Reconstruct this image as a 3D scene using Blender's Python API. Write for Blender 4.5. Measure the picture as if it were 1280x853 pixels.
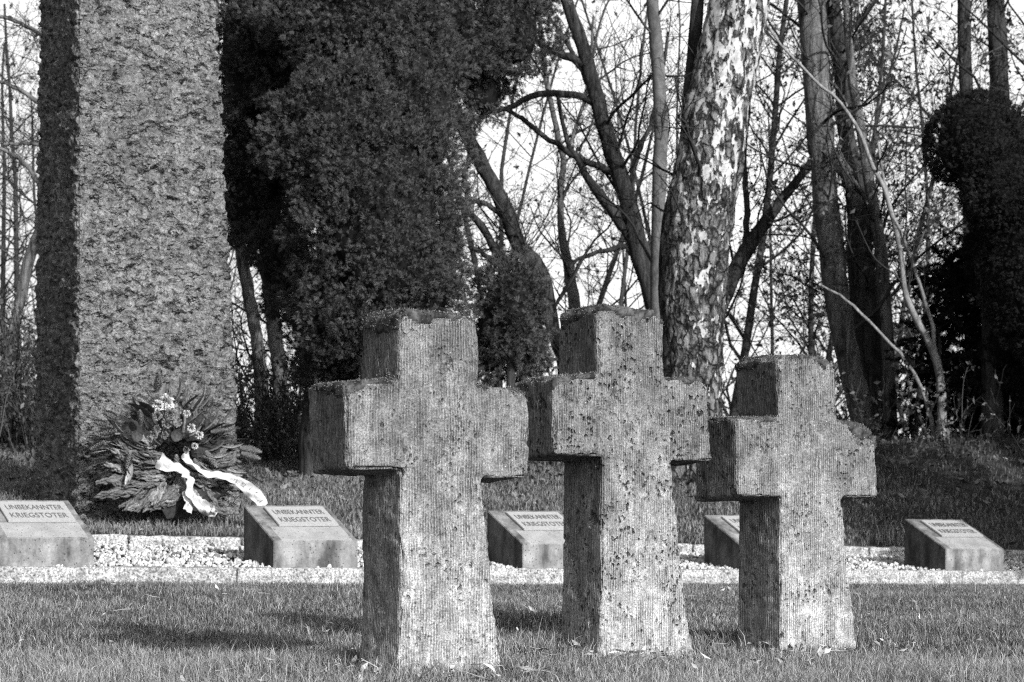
import bpy, bmesh, math, random
import numpy as np
from mathutils import Vector, Matrix, noise
R = math.radians
random.seed(7); rng = np.random.default_rng(7)
for o in list(bpy.data.objects): bpy.data.objects.remove(o)
scene = bpy.context.scene
col = scene.collection

# ------------------------------------------------------------------ camera, sky, sun, exposure
CAMZ = 0.597; F = 2700.0; HY = 612.0          # eye height; focal length and horizon row of the 1280x853 photograph
cd = bpy.data.cameras.new('camera'); cam = bpy.data.objects.new('camera', cd); col.objects.link(cam)
cam.location = (0, 0, CAMZ); cam.rotation_euler = (R(90), 0, 0)
cd.sensor_width = 36; cd.lens = 36*F/1280; cd.shift_y = (HY-426.5)/1280
cd.clip_start = 0.1; cd.clip_end = 5000
cd.dof.use_dof = True; cd.dof.focus_distance = 8.0; cd.dof.aperture_fstop = 9.0
scene.camera = cam
SUN_EL, SUN_X, SUN_Y = R(26), 0.56, -0.828     # direction to the sun: right and behind the camera
w = bpy.data.worlds.new('World'); scene.world = w; w.use_nodes = True
nt = w.node_tree; nt.nodes.clear()
sky = nt.nodes.new('ShaderNodeTexSky'); sky.sky_type = 'NISHITA'; sky.sun_disc = False
sky.sun_elevation = SUN_EL; sky.sun_rotation = math.atan2(SUN_X, SUN_Y); sky.dust_density = 4.0; sky.air_density = 1.2
bw = nt.nodes.new('ShaderNodeRGBToBW'); bg = nt.nodes.new('ShaderNodeBackground'); wo = nt.nodes.new('ShaderNodeOutputWorld')
bg.inputs['Strength'].default_value = 0.15
nt.links.new(sky.outputs[0], bw.inputs[0]); nt.links.new(bg.outputs[0], wo.inputs[0])
# a low bank of white cloud fills the northern sky behind the trees, clear sky above
tc = nt.nodes.new('ShaderNodeTexCoord'); sx = nt.nodes.new('ShaderNodeSeparateXYZ'); nt.links.new(tc.outputs['Generated'], sx.inputs[0])
def wmr(src, a, b, c, d):
    m = nt.nodes.new('ShaderNodeMapRange'); m.interpolation_type = 'SMOOTHSTEP'
    for i_, v_ in enumerate((a, b, c, d)): m.inputs[i_+1].default_value = v_
    nt.links.new(src, m.inputs[0]); return m.outputs[0]
def wmath(op, a, b):
    m = nt.nodes.new('ShaderNodeMath'); m.operation = op; nt.links.new(a, m.inputs[0]); nt.links.new(b, m.inputs[1]); return m.outputs[0]
cn = nt.nodes.new('ShaderNodeTexNoise'); cn.inputs['Scale'].default_value = 5; cn.inputs['Detail'].default_value = 6
nt.links.new(tc.outputs['Generated'], cn.inputs['Vector'])
cf = wmath('MULTIPLY', wmr(sx.outputs[2], .30, .52, 1, 0), wmr(sx.outputs[1], .1, .6, 0, 1))
cl_ = wmr(cn.outputs['Fac'], .35, .65, 6.6, 8.6)
mxw = nt.nodes.new('ShaderNodeMix'); mxw.data_type = 'FLOAT'
nt.links.new(cf, mxw.inputs[0]); nt.links.new(bw.outputs[0], mxw.inputs[2]); nt.links.new(cl_, mxw.inputs[3]); nt.links.new(mxw.outputs[0], bg.inputs['Color'])
sl = bpy.data.lights.new('sun', 'SUN'); sl.energy = 4.9; sl.angle = R(0.53); sl.color = (1, 1, 1)
so = bpy.data.objects.new('sun', sl); col.objects.link(so)
sd = Vector((SUN_X*math.cos(SUN_EL), SUN_Y*math.cos(SUN_EL), math.sin(SUN_EL))).normalized()
so.rotation_euler = sd.to_track_quat('Z', 'Y').to_euler(); so.location = sd*30
scene.view_settings.view_transform = 'Standard'; scene.view_settings.look = 'None'
scene.cycles.use_denoising = False; scene.cycles.filter_width = 1.15
scene.view_settings.exposure = 0.16; scene.view_settings.gamma = 1.0

# ------------------------------------------------------------------ helpers
def at(px, py, D):
    return Vector(((px-640)/F*D, D, CAMZ+(HY-py)/F*D))
def props(o, label=None, cat=None, group=None, kind=None):
    for k, v in (('label', label), ('category', cat), ('group', group), ('kind', kind)):
        if v: o[k] = v
    return o
def link(name, me, mat=None, parent=None):
    o = bpy.data.objects.new(name, me); col.objects.link(o)
    if mat is not None:
        me.materials.clear(); me.materials.append(mat)
    if parent is not None: o.parent = parent
    return o
def empty(name, loc=(0, 0, 0), rz=0.0):
    o = bpy.data.objects.new(name, None); col.objects.link(o); o.location = loc; o.rotation_euler = (0, 0, rz)
    o.empty_display_size = 0.1
    return o
def npmesh(name, V, faces_list, smooth=False, colv=None):
    """faces_list: list of int arrays (n,k)"""
    me = bpy.data.meshes.new(name)
    V = np.asarray(V, dtype=np.float32)
    me.vertices.add(len(V)); me.vertices.foreach_set('co', V.ravel())
    idx = np.concatenate([f.ravel() for f in faces_list]).astype(np.int32)
    tot = np.concatenate([np.full(len(f), f.shape[1], np.int32) for f in faces_list])
    start = np.concatenate([[0], np.cumsum(tot)[:-1]]).astype(np.int32)
    me.loops.add(len(idx)); me.loops.foreach_set('vertex_index', idx)
    me.polygons.add(len(tot)); me.polygons.foreach_set('loop_start', start)
    me.polygons.foreach_set('loop_total', tot)
    me.update(calc_edges=True)
    if smooth: me.polygons.foreach_set('use_smooth', np.ones(len(tot), bool))
    if colv is not None:
        a = me.attributes.new('tone', 'FLOAT', 'POINT'); a.data.foreach_set('value', np.asarray(colv, np.float32))
    me.validate()
    return me

class Tubes:
    def __init__(s): s.V = []; s.F = []; s.n = 0; s.C = []
    def batch(s, P, Rd, sides=3, tone=None):
        """P (N,k,3), Rd (N,k)"""
        P = np.asarray(P, float); Rd = np.asarray(Rd, float)
        N, k, _ = P.shape
        T = np.empty_like(P); T[:, 1:-1] = P[:, 2:]-P[:, :-2]; T[:, 0] = P[:, 1]-P[:, 0]; T[:, -1] = P[:, -1]-P[:, -2]
        T /= np.linalg.norm(T, axis=2, keepdims=True)+1e-9
        ref = np.tile(np.array([0.31, 0.95, 0.05]), (N, 1)); D = P[:, -1]-P[:, 0]; D /= np.linalg.norm(D, axis=1, keepdims=True)+1e-9
        par = np.abs((D*ref).sum(1)) > .8; ref[par] = (0.95, -0.2, 0.2)
        A = np.cross(T, ref[:, None, :]); A /= np.linalg.norm(A, axis=2, keepdims=True)+1e-9
        B = np.cross(T, A)
        an = np.arange(sides)*2*np.pi/sides
        V = P[:, :, None, :] + Rd[:, :, None, None]*(np.cos(an)[None, None, :, None]*A[:, :, None, :]+np.sin(an)[None, None, :, None]*B[:, :, None, :])
        base = s.n + (np.arange(N)*k*sides)[:, None, None] + (np.arange(k-1)*sides)[None, :, None]
        i = np.arange(sides)[None, None, :]; j = (i+1) % sides
        q = np.stack([base+i, base+j, base+j+sides, base+i+sides], -1).reshape(-1, 4)
        s.V.append(V.reshape(-1, 3)); s.F.append(q); s.n += N*k*sides
        s.C.append(np.full(N*k*sides, .5) if tone is None else np.repeat(tone, k*sides))
    def build(s, name, mat, parent=None, smooth=True):
        return link(name, npmesh(name, np.concatenate(s.V), [np.concatenate(s.F)], smooth, np.concatenate(s.C)), mat, parent)

def resample(pts, rad, n):
    pts = np.array([tuple(p) for p in pts], float); rad = np.array(rad, float)
    P = np.vstack([2*pts[0]-pts[1], pts, 2*pts[-1]-pts[-2]])
    m = len(pts)-1; u = np.linspace(0, m-1e-6, n); i = u.astype(int); f = (u-i)[:, None]
    p0, p1, p2, p3 = P[i], P[i+1], P[i+2], P[i+3]
    out = .5*((2*p1)+(-p0+p2)*f+(2*p0-5*p1+4*p2-p3)*f**2+(-p0+3*p1-3*p2+p3)*f**3)
    return out, np.interp(u, np.arange(m+1), rad)

def grow(P, Rd, nchild, lf, ang=(30, 70), up=.25, k=5, rf=.6, umin=.2, umax=1.0, wob=.18, lmin=.05, weight=None, rmin=.0012, lmax=9, slim=.011):
    """children of polylines, vectorised: returns (P2, R2)"""
    N, kk, _ = P.shape
    pi = rng.choice(N, size=nchild, p=weight)
    u = umin+(umax-umin)*rng.random(nchild); g = u*(kk-1); i = np.minimum(g.astype(int), kk-2); f = g-i
    a = P[pi, i]; b = P[pi, i+1]; pos = a+(b-a)*f[:, None]; T = b-a; T /= np.linalg.norm(T, axis=1, keepdims=True)+1e-9
    r0 = (Rd[pi, i]*(1-f)+Rd[pi, i+1]*f)
    L = np.linalg.norm(P[pi, -1]-P[pi, 0], axis=1)*lf*(1-.45*u)*(.5+.9*rng.random(nchild)); L = np.clip(L, lmin, lmax)
    rv = rng.normal(size=(nchild, 3)); ax = np.cross(T, rv); ax /= np.linalg.norm(ax, axis=1, keepdims=True)+1e-9
    th = np.radians(ang[0]+(ang[1]-ang[0])*rng.random(nchild))[:, None]
    d = T*np.cos(th)+ax*np.sin(th)
    d[:, 2] += up; d /= np.linalg.norm(d, axis=1, keepdims=True)
    Q = np.empty((nchild, k, 3)); Q[:, 0] = pos; st = (L/(k-1))[:, None]
    for m in range(1, k):
        d = d+rng.normal(size=(nchild, 3))*wob; d[:, 2] += up*.25
        d /= np.linalg.norm(d, axis=1, keepdims=True); Q[:, m] = Q[:, m-1]+d*st
    rs = np.maximum(np.minimum(r0*rf*(.6+.5*rng.random(nchild)), L*slim+.0012), rmin)
    Rr = rs[:, None]*np.linspace(1, .35, k)[None, :]
    return Q, np.maximum(Rr, rmin*.8)

# ------------------------------------------------------------------ materials (all neutral greys: the photograph is black and white)
class NB:
    def __init__(s, name, rough=.9, spec=.2):
        s.m = bpy.data.materials.new(name); s.m.use_nodes = True; s.t = s.m.node_tree; s.t.nodes.clear()
        s.b = s.n('ShaderNodeBsdfPrincipled'); s.b.inputs['Roughness'].default_value = rough
        s.b.inputs['Specular IOR Level'].default_value = spec
        s.o = s.n('ShaderNodeOutputMaterial'); s.l(s.b.outputs[0], s.o.inputs[0])
        s.tc = s.n('ShaderNodeTexCoord')
    def n(s, t): return s.t.nodes.new(t)
    def l(s, a, b): s.t.links.new(a, b)
    def put(s, sock, v):
        if hasattr(v, 'links') or isinstance(v, bpy.types.NodeSocket): s.l(v, sock)
        else:
            try: sock.default_value = v
            except Exception: sock.default_value = (v, v, v, 1)
    def M(s, op, a, b=0.0, c=None, clamp=False):
        x = s.n('ShaderNodeMath'); x.operation = op; x.use_clamp = clamp
        s.put(x.inputs[0], a); s.put(x.inputs[1], b)
        if c is not None: s.put(x.inputs[2], c)
        return x.outputs[0]
    def vec(s, scale=(1, 1, 1), src=None, loc=(0, 0, 0)):
        x = s.n('ShaderNodeMapping'); x.inputs['Scale'].default_value = scale; x.inputs['Location'].default_value = loc
        s.l(src or s.tc.outputs['Object'], x.inputs['Vector']); return x.outputs[0]
    def noise(s, scale, detail=4, rough=.55, v=None, dist=0.0):
        x = s.n('ShaderNodeTexNoise'); x.inputs['Scale'].default_value = scale; x.inputs['Detail'].default_value = detail
        x.inputs['Roughness'].default_value = rough; x.inputs['Distortion'].default_value = dist
        s.l(v or s.tc.outputs['Object'], x.inputs['Vector']); return x.outputs['Fac']
    def voro(s, scale, v=None, feat='F1', rnd=1.0):
        x = s.n('ShaderNodeTexVoronoi'); x.feature = feat; x.inputs['Scale'].default_value = scale; x.inputs['Randomness'].default_value = rnd
        s.l(v or s.tc.outputs['Object'], x.inputs['Vector']); return x.outputs['Distance']
    def mr(s, v, a, b, c=0., d=1., smooth=False):
        x = s.n('ShaderNodeMapRange'); x.clamp = True
        if smooth: x.interpolation_type = 'SMOOTHSTEP'
        for k, q in zip(('From Min', 'From Max', 'To Min', 'To Max'), (a, b, c, d)): x.inputs[k].default_value = q
        s.l(v, x.inputs['Value']); return x.outputs[0]
    def mix(s, f, a, b):
        x = s.n('ShaderNodeMix'); x.data_type = 'FLOAT'; s.put(x.inputs[0], f); s.put(x.inputs[2], a); s.put(x.inputs[3], b); return x.outputs[0]
    def bump(s, h, dist, strength=1.0):
        x = s.n('ShaderNodeBump'); x.inputs['Strength'].default_value = strength; x.inputs['Distance'].default_value = dist
        s.l(h, x.inputs['Height']); s.l(x.outputs[0], s.b.inputs['Normal'])
    def color(s, v):
        c = s.n('ShaderNodeCombineColor'); 
        for k in range(3): s.put(c.inputs[k], v)
        s.l(c.outputs[0], s.b.inputs['Base Color'])
    def attr(s, name='tone'):
        x = s.n('ShaderNodeAttribute'); x.attribute_name = name; return x.outputs['Fac']
    def sepo(s):
        x = s.n('ShaderNodeSeparateXYZ'); s.l(s.tc.outputs['Object'], x.inputs[0]); return x.outputs

def mat_simple(name, v, var=.25, scale=20, rough=.9, spec=.2, bump=0, bscale=60):
    m = NB(name, rough, spec); f = m.noise(scale, 5)
    m.color(m.mr(f, .3, .7, v*(1-var), v*(1+var)))
    if bump: m.bump(m.noise(bscale, 6), bump)
    return m.m
def mat_tone(name, lo, hi, rough=.8, spec=.25, trans=0):
    m = NB(name, rough, spec); m.color(m.mr(m.attr(), 0, 1, lo, hi))
    if trans:
        td = m.n('ShaderNodeBsdfTranslucent'); cc = m.n('ShaderNodeCombineColor'); v = m.mr(m.attr(), 0, 1, lo, hi)
        for k in range(3): m.l(v, cc.inputs[k])
        m.l(cc.outputs[0], td.inputs['Color']); ms = m.n('ShaderNodeMixShader'); ms.inputs[0].default_value = trans
        m.l(m.b.outputs[0], ms.inputs[1]); m.l(td.outputs[0], ms.inputs[2]); m.l(ms.outputs[0], m.o.inputs[0])
    return m.m

def mat_cross(name, seed, pit=1.0, pale=.5, base=.27):
    m = NB(name, .95, .12)
    geo = m.n('ShaderNodeNewGeometry'); vt = m.n('ShaderNodeVectorTransform'); vt.vector_type = 'NORMAL'; vt.convert_from = 'WORLD'; vt.convert_to = 'OBJECT'
    m.l(geo.outputs['True Normal'], vt.inputs[0]); sn = m.n('ShaderNodeSeparateXYZ'); m.l(vt.outputs[0], sn.inputs[0])
    side = m.M('GREATER_THAN', m.M('ABSOLUTE', sn.outputs[0]), .6); top = m.M('GREATER_THAN', m.M('ABSOLUTE', sn.outputs[2]), .6)
    X, Y, Z = m.sepo()
    c = m.mix(side, X, Y)
    v0 = m.vec(loc=(seed*3.1, seed*1.7, seed))
    wv = m.noise(9, 3, v=v0)
    ph = m.M('ADD', m.M('MULTIPLY', c, 2*math.pi/.0105), m.M('MULTIPLY', wv, 7.0))
    gr = m.M('ADD', m.M('MULTIPLY', m.M('SINE', ph), .5), .5)
    streak = m.noise(1, 5, .6, v=m.vec((150, 150, 9), loc=(seed, 0, 0)))
    brk = m.mr(m.noise(14, 5, .6, v=v0), .38, .6, .15, 1)
    grv = m.M('MULTIPLY', gr, m.M('MULTIPLY', brk, m.M('SUBTRACT', 1, top)))
    fine = m.noise(150, 6, .7, v=v0)
    coarse = m.noise(30, 6, .65, v=v0)
    pm = m.mr(m.noise(7, 3, v=m.vec(loc=(seed*5, 9, 2))), .42, .62, .0, 1)
    wn = m.n('ShaderNodeTexNoise'); wn.inputs['Scale'].default_value = 45; wn.inputs['Detail'].default_value = 4; m.l(v0, wn.inputs['Vector'])
    ws = m.n('ShaderNodeVectorMath'); ws.operation = 'SCALE'; ws.inputs['Scale'].default_value = .035; m.l(wn.outputs['Color'], ws.inputs[0])
    wa = m.n('ShaderNodeVectorMath'); wa.operation = 'ADD'; m.l(v0, wa.inputs[0]); m.l(ws.outputs[0], wa.inputs[1]); wv_ = wa.outputs[0]
    pv = m.voro(48, v=m.vec((1, 1, .8), src=wv_)); pv2 = m.voro(21, v=m.vec((1, 1, .75), src=wv_, loc=(2, 0, 1)))
    pits = m.M('MAXIMUM', m.M('MULTIPLY', m.mr(pv, .12, .34, 1, 0), m.M('MULTIPLY', pm, pit)),
               m.M('MULTIPLY', m.mr(pv2, .08, .2, 1, 0), m.M('MULTIPLY', m.mr(m.noise(4, 2, v=v0), .4, .6), pit)))
    h = m.M('ADD', m.M('MULTIPLY', grv, .42), m.M('ADD', m.M('MULTIPLY', fine, .55), m.M('ADD', m.M('MULTIPLY', streak, .55), m.M('MULTIPLY', coarse, .9))))
    h = m.M('SUBTRACT', h, m.M('MULTIPLY', pits, 1.5))
    m.bump(h, .010, 1.0)
    low = m.mr(m.M('ADD', Z, m.M('MULTIPLY', m.noise(4.5, 8, .75, v=v0), .65)), 1.25, .30, 0, 1, True)
    a = m.mix(low, base, pale); a = m.M('MULTIPLY', a, .98)
    a = m.M('MULTIPLY', a, m.mr(coarse, .34, .66, .74, 1.22))
    a = m.M('MULTIPLY', a, m.mr(m.noise(5, 7, .7, v=m.vec(loc=(seed*2, 4, 7))), .32, .66, .82, 1.12))
    a = m.M('MULTIPLY', a, m.mr(fine, .34, .66, .42, 1.5))
    a = m.M('MULTIPLY', a, m.mr(streak, .35, .6, .7, 1.15))
    a = m.M('MULTIPLY', a, m.mix(m.M('MULTIPLY', m.M('SUBTRACT', 1, gr), brk), 1, .5))
    a = m.M('MULTIPLY', a, m.mix(pits, 1, .28)); a = m.M('MULTIPLY', a, m.mr(m.noise(1, 4, .6, v=m.vec((11, 11, 2.2), loc=(seed, 3, 1))), .38, .6, .70, 1.08))
    # side faces coloured a little darker, shade painted into the stone tone
    side_shade = m.M('MULTIPLY', side, .12)
    a = m.M('MULTIPLY', a, m.M('SUBTRACT', 1, side_shade))
    spots = m.mr(m.voro(30, v=m.vec(loc=(8, seed, 3))), .05, .09, 1, 0)
    a = m.mix(m.M('MULTIPLY', spots, .7), a, .6)
    m.color(a)
    return m.m

def mat_pillar():
    m = NB('rough_hewn_stone', .95, .1)
    wn = m.n('ShaderNodeTexNoise'); wn.inputs['Scale'].default_value = 13; wn.inputs['Detail'].default_value = 4; m.l(m.tc.outputs['Object'], wn.inputs['Vector'])
    ws = m.n('ShaderNodeVectorMath'); ws.operation = 'SCALE'; ws.inputs['Scale'].default_value = .11; m.l(wn.outputs['Color'], ws.inputs[0])
    wa = m.n('ShaderNodeVectorMath'); wa.operation = 'ADD'; m.l(m.tc.outputs['Object'], wa.inputs[0]); m.l(ws.outputs[0], wa.inputs[1])
    def facets(sc, zs, slope, step):       # broken faces, each tilted its own way; height in metres
        v = m.vec((1, 1, zs), src=wa.outputs[0])
        x = m.n('ShaderNodeTexVoronoi'); x.inputs['Scale'].default_value = sc; m.l(v, x.inputs['Vector'])
        sp = m.n('ShaderNodeSeparateColor'); m.l(x.outputs['Color'], sp.inputs[0])
        sb = m.n('ShaderNodeVectorMath'); sb.operation = 'SUBTRACT'; m.l(v, sb.inputs[0]); m.l(x.outputs['Position'], sb.inputs[1])
        sx_ = m.n('ShaderNodeSeparateXYZ'); m.l(sb.outputs[0], sx_.inputs[0])
        tx = m.M('MULTIPLY', m.M('SUBTRACT', sp.outputs[0], .5), m.M('ADD', sx_.outputs[0], sx_.outputs[1]))
        tz = m.M('MULTIPLY', m.M('SUBTRACT', sp.outputs[1], .5), sx_.outputs[2])
        return m.M('ADD', m.M('MULTIPLY', m.M('ADD', tx, tz), slope), m.M('MULTIPLY', sp.outputs[2], step)), sp.outputs[2]
    f1, r1 = facets(13.5, 1.3, 2.9, .022); f2, r2 = facets(36, 1.3, 2.2, .007)
    c1 = m.noise(20, 4, .6, v=m.vec((1, 1, 1.3)), dist=.4); c2 = m.noise(60, 5, .7); big = m.noise(6, 4, .6)
    h = m.M('ADD', m.M('ADD', f1, f2), m.M('ADD', m.M('MULTIPLY', c1, .085), m.M('ADD', m.M('MULTIPLY', c2, .010), m.M('MULTIPLY', big, .10))))
    m.bump(h, 1.0, 1.0)
    a = m.mr(c2, .32, .68, .19, .35); a = m.M('MULTIPLY', a, m.mr(c1, .34, .6, .58, 1.12))
    a = m.M('MULTIPLY', a, m.mr(r1, 0, 1, .78, 1.15)); a = m.M('MULTIPLY', a, m.mr(m.noise(1.6, 6, .65), .35, .65, .72, 1.14))
    m.color(a); return m.m

def mat_concrete():
    m = NB('concrete', .85, .2)
    X, Y, Z = m.sepo()
    oi = m.n('ShaderNodeObjectInfo'); ad = m.n('ShaderNodeVectorMath'); ad.operation = 'ADD'
    cx = m.n('ShaderNodeCombineXYZ'); rr = m.M('MULTIPLY', oi.outputs['Random'], 37.0)
    for k in range(3): m.l(rr, cx.inputs[k])
    m.l(m.tc.outputs['Object'], ad.inputs[0]); m.l(cx.outputs[0], ad.inputs[1]); v = ad.outputs[0]
    st = m.noise(1, 5, .6, v=m.vec((9, 9, 3), src=v)); f = m.noise(120, 5, .7, v=v); c = m.noise(12, 6, .65, v=v)
    pits = m.mr(m.voro(38, v=v), .10, .17, 1, 0)
    a = m.mr(st, .35, .65, .07, .27); a = m.M('MULTIPLY', a, m.mr(f, .3, .7, .75, 1.25)); a = m.M('MULTIPLY', a, m.mr(c, .35, .6, .7, 1.12))
    # pale smooth field on the sloping top, dirtier rim
    geo = m.n('ShaderNodeNewGeometry'); vt = m.n('ShaderNodeVectorTransform'); vt.vector_type = 'NORMAL'; vt.convert_from = 'WORLD'; vt.convert_to = 'OBJECT'
    m.l(geo.outputs['True Normal'], vt.inputs[0]); sn = m.n('ShaderNodeSeparateXYZ'); m.l(vt.outputs[0], sn.inputs[0])
    top = m.M('GREATER_THAN', sn.outputs[2], .6)
    fld = m.M('MULTIPLY', m.M('MULTIPLY', m.M('GREATER_THAN', X, .06), m.M('LESS_THAN', X, .545)), m.M('LESS_THAN', Y, .19))
    a = m.mix(m.M('MULTIPLY', top, fld), a, m.M('MULTIPLY', m.mr(f, .3, .7, .8, 1.15), m.mr(st, .3, .7, .24, .36)))
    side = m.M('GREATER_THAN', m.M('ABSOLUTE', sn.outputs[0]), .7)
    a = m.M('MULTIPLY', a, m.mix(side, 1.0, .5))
    a = m.M('MULTIPLY', a, m.mix(pits, 1, .3))
    m.color(a); m.bump(m.M('SUBTRACT', m.M('ADD', m.M('MULTIPLY', f, .3), c), m.M('MULTIPLY', pits, 1.2)), .006, .7)
    return m.m

def mat_granite(name, lo, hi):
    m = NB(name, .85, .3); f = m.noise(70, 5, .75); c = m.noise(14, 5, .6)
    a = m.mr(f, .38, .6, lo, hi); a = m.M('MULTIPLY', a, m.mr(c, .38, .58, .55, 1.15)); a = m.M('MULTIPLY', a, m.mr(m.noise(3, 5), .35, .6, .75, 1.05)); m.color(a)
    m.bump(m.M('ADD', m.M('MULTIPLY', f, .5), c), .02, .8); return m.m

def mat_ground():
    m = NB('turf_soil', .95, .1); f = m.noise(26, 6, .7); c = m.noise(1.7, 4, .6)
    a = m.mr(f, .3, .7, .018, .085); a = m.M('MULTIPLY', a, m.mr(c, .35, .65, .6, 1.3)); m.color(a)
    m.bump(f, .03, 1); return m.m

def mat_bark(name, lo, hi, vs=(14, 14, 3), bd=.025):
    m = NB(name, .95, .12); v = m.vec(vs); f = m.noise(1, 6, .65, v=v, dist=.8); g = m.noise(60, 4, .7)
    a = m.mr(f, .33, .66, lo, hi); a = m.M('MULTIPLY', a, m.mr(g, .3, .7, .75, 1.25)); m.color(a)
    m.bump(m.M('ADD', f, m.M('MULTIPLY', g, .15)), bd, .9); return m.m

def mat_birch():
    m = NB('birch_bark', .8, .2)
    X, Y, Z = m.sepo()
    v = m.vec((1, 1, .42)); n1 = m.noise(12, 4, .6, v=v, dist=.5); n2 = m.noise(30, 5, .7, v=m.vec((1, 1, .5)), dist=.4)
    s = m.M('ADD', m.M('MULTIPLY', n1, .75), m.M('MULTIPLY', n2, .25))
    thr = m.mr(Z, 1.2, 5.4, .605, .478)
    d = m.M('SUBTRACT', s, thr)
    white = m.mr(d, -.004, .012, 0, 1)
    edge = m.mr(m.M('ABSOLUTE', m.M('SUBTRACT', d, .0)), 0, .016, 1, 0)
    lent = m.noise(1, 2, .5, v=m.vec((7, 7, 75))); lm = m.mr(lent, .66, .71, 1, .35)
    rough = m.noise(1, 6, .7, v=m.vec((17, 17, 5.5)), dist=.8)
    fis = m.n('ShaderNodeTexVoronoi'); fis.feature = 'DISTANCE_TO_EDGE'; fis.inputs['Scale'].default_value = 11
    wn = m.n('ShaderNodeTexNoise'); wn.inputs['Scale'].default_value = 10; wn.inputs['Detail'].default_value = 4; m.l(m.tc.outputs['Object'], wn.inputs['Vector'])
    ws = m.n('ShaderNodeVectorMath'); ws.operation = 'SCALE'; ws.inputs['Scale'].default_value = .16; m.l(wn.outputs['Color'], ws.inputs[0])
    wa = m.n('ShaderNodeVectorMath'); wa.operation = 'ADD'; m.l(m.tc.outputs['Object'], wa.inputs[0]); m.l(ws.outputs[0], wa.inputs[1]); m.l(m.vec((1, 1, .5), src=wa.outputs[0]), fis.inputs['Vector'])
    crack = m.mr(fis.outputs['Distance'], .0, .16, 0, 1)
    dark = m.M('MULTIPLY', m.mr(rough, .40, .62, .015, .26), m.mix(crack, .15, 1))
    pale = m.M('MULTIPLY', m.M('MULTIPLY', m.mr(m.noise(14, 6, .7), .35, .65, .26, .56), lm), 1.0)
    a = m.mix(white, dark, pale)
    m.color(a)
    h = m.mix(white, m.M('ADD', m.M('MULTIPLY', rough, 1.0), m.M('MULTIPLY', crack, .6)), 1.5)
    m.bump(h, .05, 1.0); return m.m

M_ground = mat_ground()
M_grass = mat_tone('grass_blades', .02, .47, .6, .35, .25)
M_turf = mat_tone('bank_grass_blades', .03, .42, .6, .3, .2)
M_pebble = mat_tone('limestone_gravel', .10, .72, .85, .25)
M_kerb = mat_granite('pale_granite', .08, .60)
M_concrete = mat_concrete()
M_plate = mat_simple('cast_plate', .34, .10, 60, .6, .4, .001, 300)
M_letter = mat_simple('raised_letters_dark', .11, .5, 60, .6, .3)
M_pillar = mat_pillar()
M_moss = mat_tone('moss', .025, .36, .95, .05, .1)
M_bark = mat_bark('dark_bark', .006, .065, (16, 16, 3), .04)
M_bark_mid = mat_bark('grey_bark', .015, .20, (16, 16, 3), .04)
M_bark_smooth = mat_bark('smooth_bark', .06, .15, (9, 9, 5), .008)
M_pale_stem = mat_bark('pale_stem_bark', .08, .30, (20, 20, 8), .006)
M_twig = mat_tone('bare_twigs', .015, .07, .9, .1)
M_conifer = mat_tone('conifer_sprays', .006, .15, .85, .06, .12)
M_conifer_dark = mat_tone('dark_conifer_sprays', .005, .038, .8, .1)
M_core = mat_simple('conifer_dark_core', .008, .3, 20)  # near-black fill, painted shade for the inside of the crowns
M_deadleaf = mat_tone('dead_leaves', .03, .30, .8, .2, .2)
M_birch = mat_birch()

# ------------------------------------------------------------------ terrain
TH = R(30); UX, UY = math.cos(TH), math.sin(TH); K0 = (-1.474, 13.4)
def ts(x, y):
    dx = x-K0[0]; dy = y-K0[1]; return dx*UX+dy*UY, -dx*UY+dy*UX
def xy(t, s): return K0[0]+t*UX-s*UY, K0[1]+t*UY+s*UX
def sm(a, b, v):
    q = np.clip((v-a)/(b-a), 0, 1); return q*q*(3-2*q)
def kz(t): return .13-.023*np.clip(t, -6, 11)
def kb(t): return .295-.0268*(np.clip(t, -6, 11)+.24)
def ripple(x, y):
    return .012*np.sin(1.9*x+.7*y)*np.sin(1.3*y-.6*x+1)+.006*np.sin(5.1*x+2.2*y)*np.sin(4.3*y+1.7)
def gz(x, y):
    x = np.asarray(x, float); y = np.asarray(y, float)
    t, s = ts(x, y)
    front = -.028+(kz(t)-.090)*sm(-5.2, -.15, s) + ripple(x, y)*sm(-.1, -.8, s)
    for (cx_, cy_) in MOUNDS:
        front = front + .035*np.exp(-((x-cx_)**2+(y-cy_)**2)/.09)
    grav = (kz(t)-.035)+((kb(t)-.085)-(kz(t)-.035))*np.clip(s/1.35, 0, 1)
    crest = .93+.20*sm(0, 5, x)+.05*np.sin(x*1.1+.6)+.02*np.sin(x*3.3)
    yb = np.minimum(13.4+(x-K0[0])*.5774+1.70, 19.6)
    zb = kb(t)-.012
    wq = np.clip((y-yb)/(21.5-yb), 0, 1)
    back = zb+(crest-zb)*wq**.95 + ripple(x*1.3, y*1.2)*2.0*sm(0, .15, wq) - np.clip((y-21.7)*.09, 0, 1.5)
    z = np.where(s < -.02, front, np.where(s < 1.42, grav, back))
    return z
MOUNDS = [(-.72, 7.35), (.12, 8.15), (.86, 8.75)]
def gz1(x, y): return float(gz(x, y))

def axis(lo, hi, step, far):
    a = list(np.arange(lo, hi+1e-6, step)); d = step*2
    l, h = a[0], a[-1]; pre = []; post = []
    while l > -far: l -= d; pre.append(l); d *= 1.5
    d = step*2
    while h < far: h += d; post.append(h); d *= 1.5
    return np.array(pre[::-1]+a+post)
gx = axis(-9, 12, .1, 2500); gy = axis(3, 32, .1, 2500)
GX, GY = np.meshgrid(gx, gy); GZ = gz(GX, GY)
nx, ny = len(gx), len(gy)
ii = (np.arange(ny-1)[:, None]*nx+np.arange(nx-1)[None, :]).ravel()
g = link('ground', npmesh('ground', np.stack([GX.ravel(), GY.ravel(), GZ.ravel()], 1), [np.stack([ii, ii+1, ii+1+nx, ii+nx], 1)], True), M_ground)
props(g, kind='structure')

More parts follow.
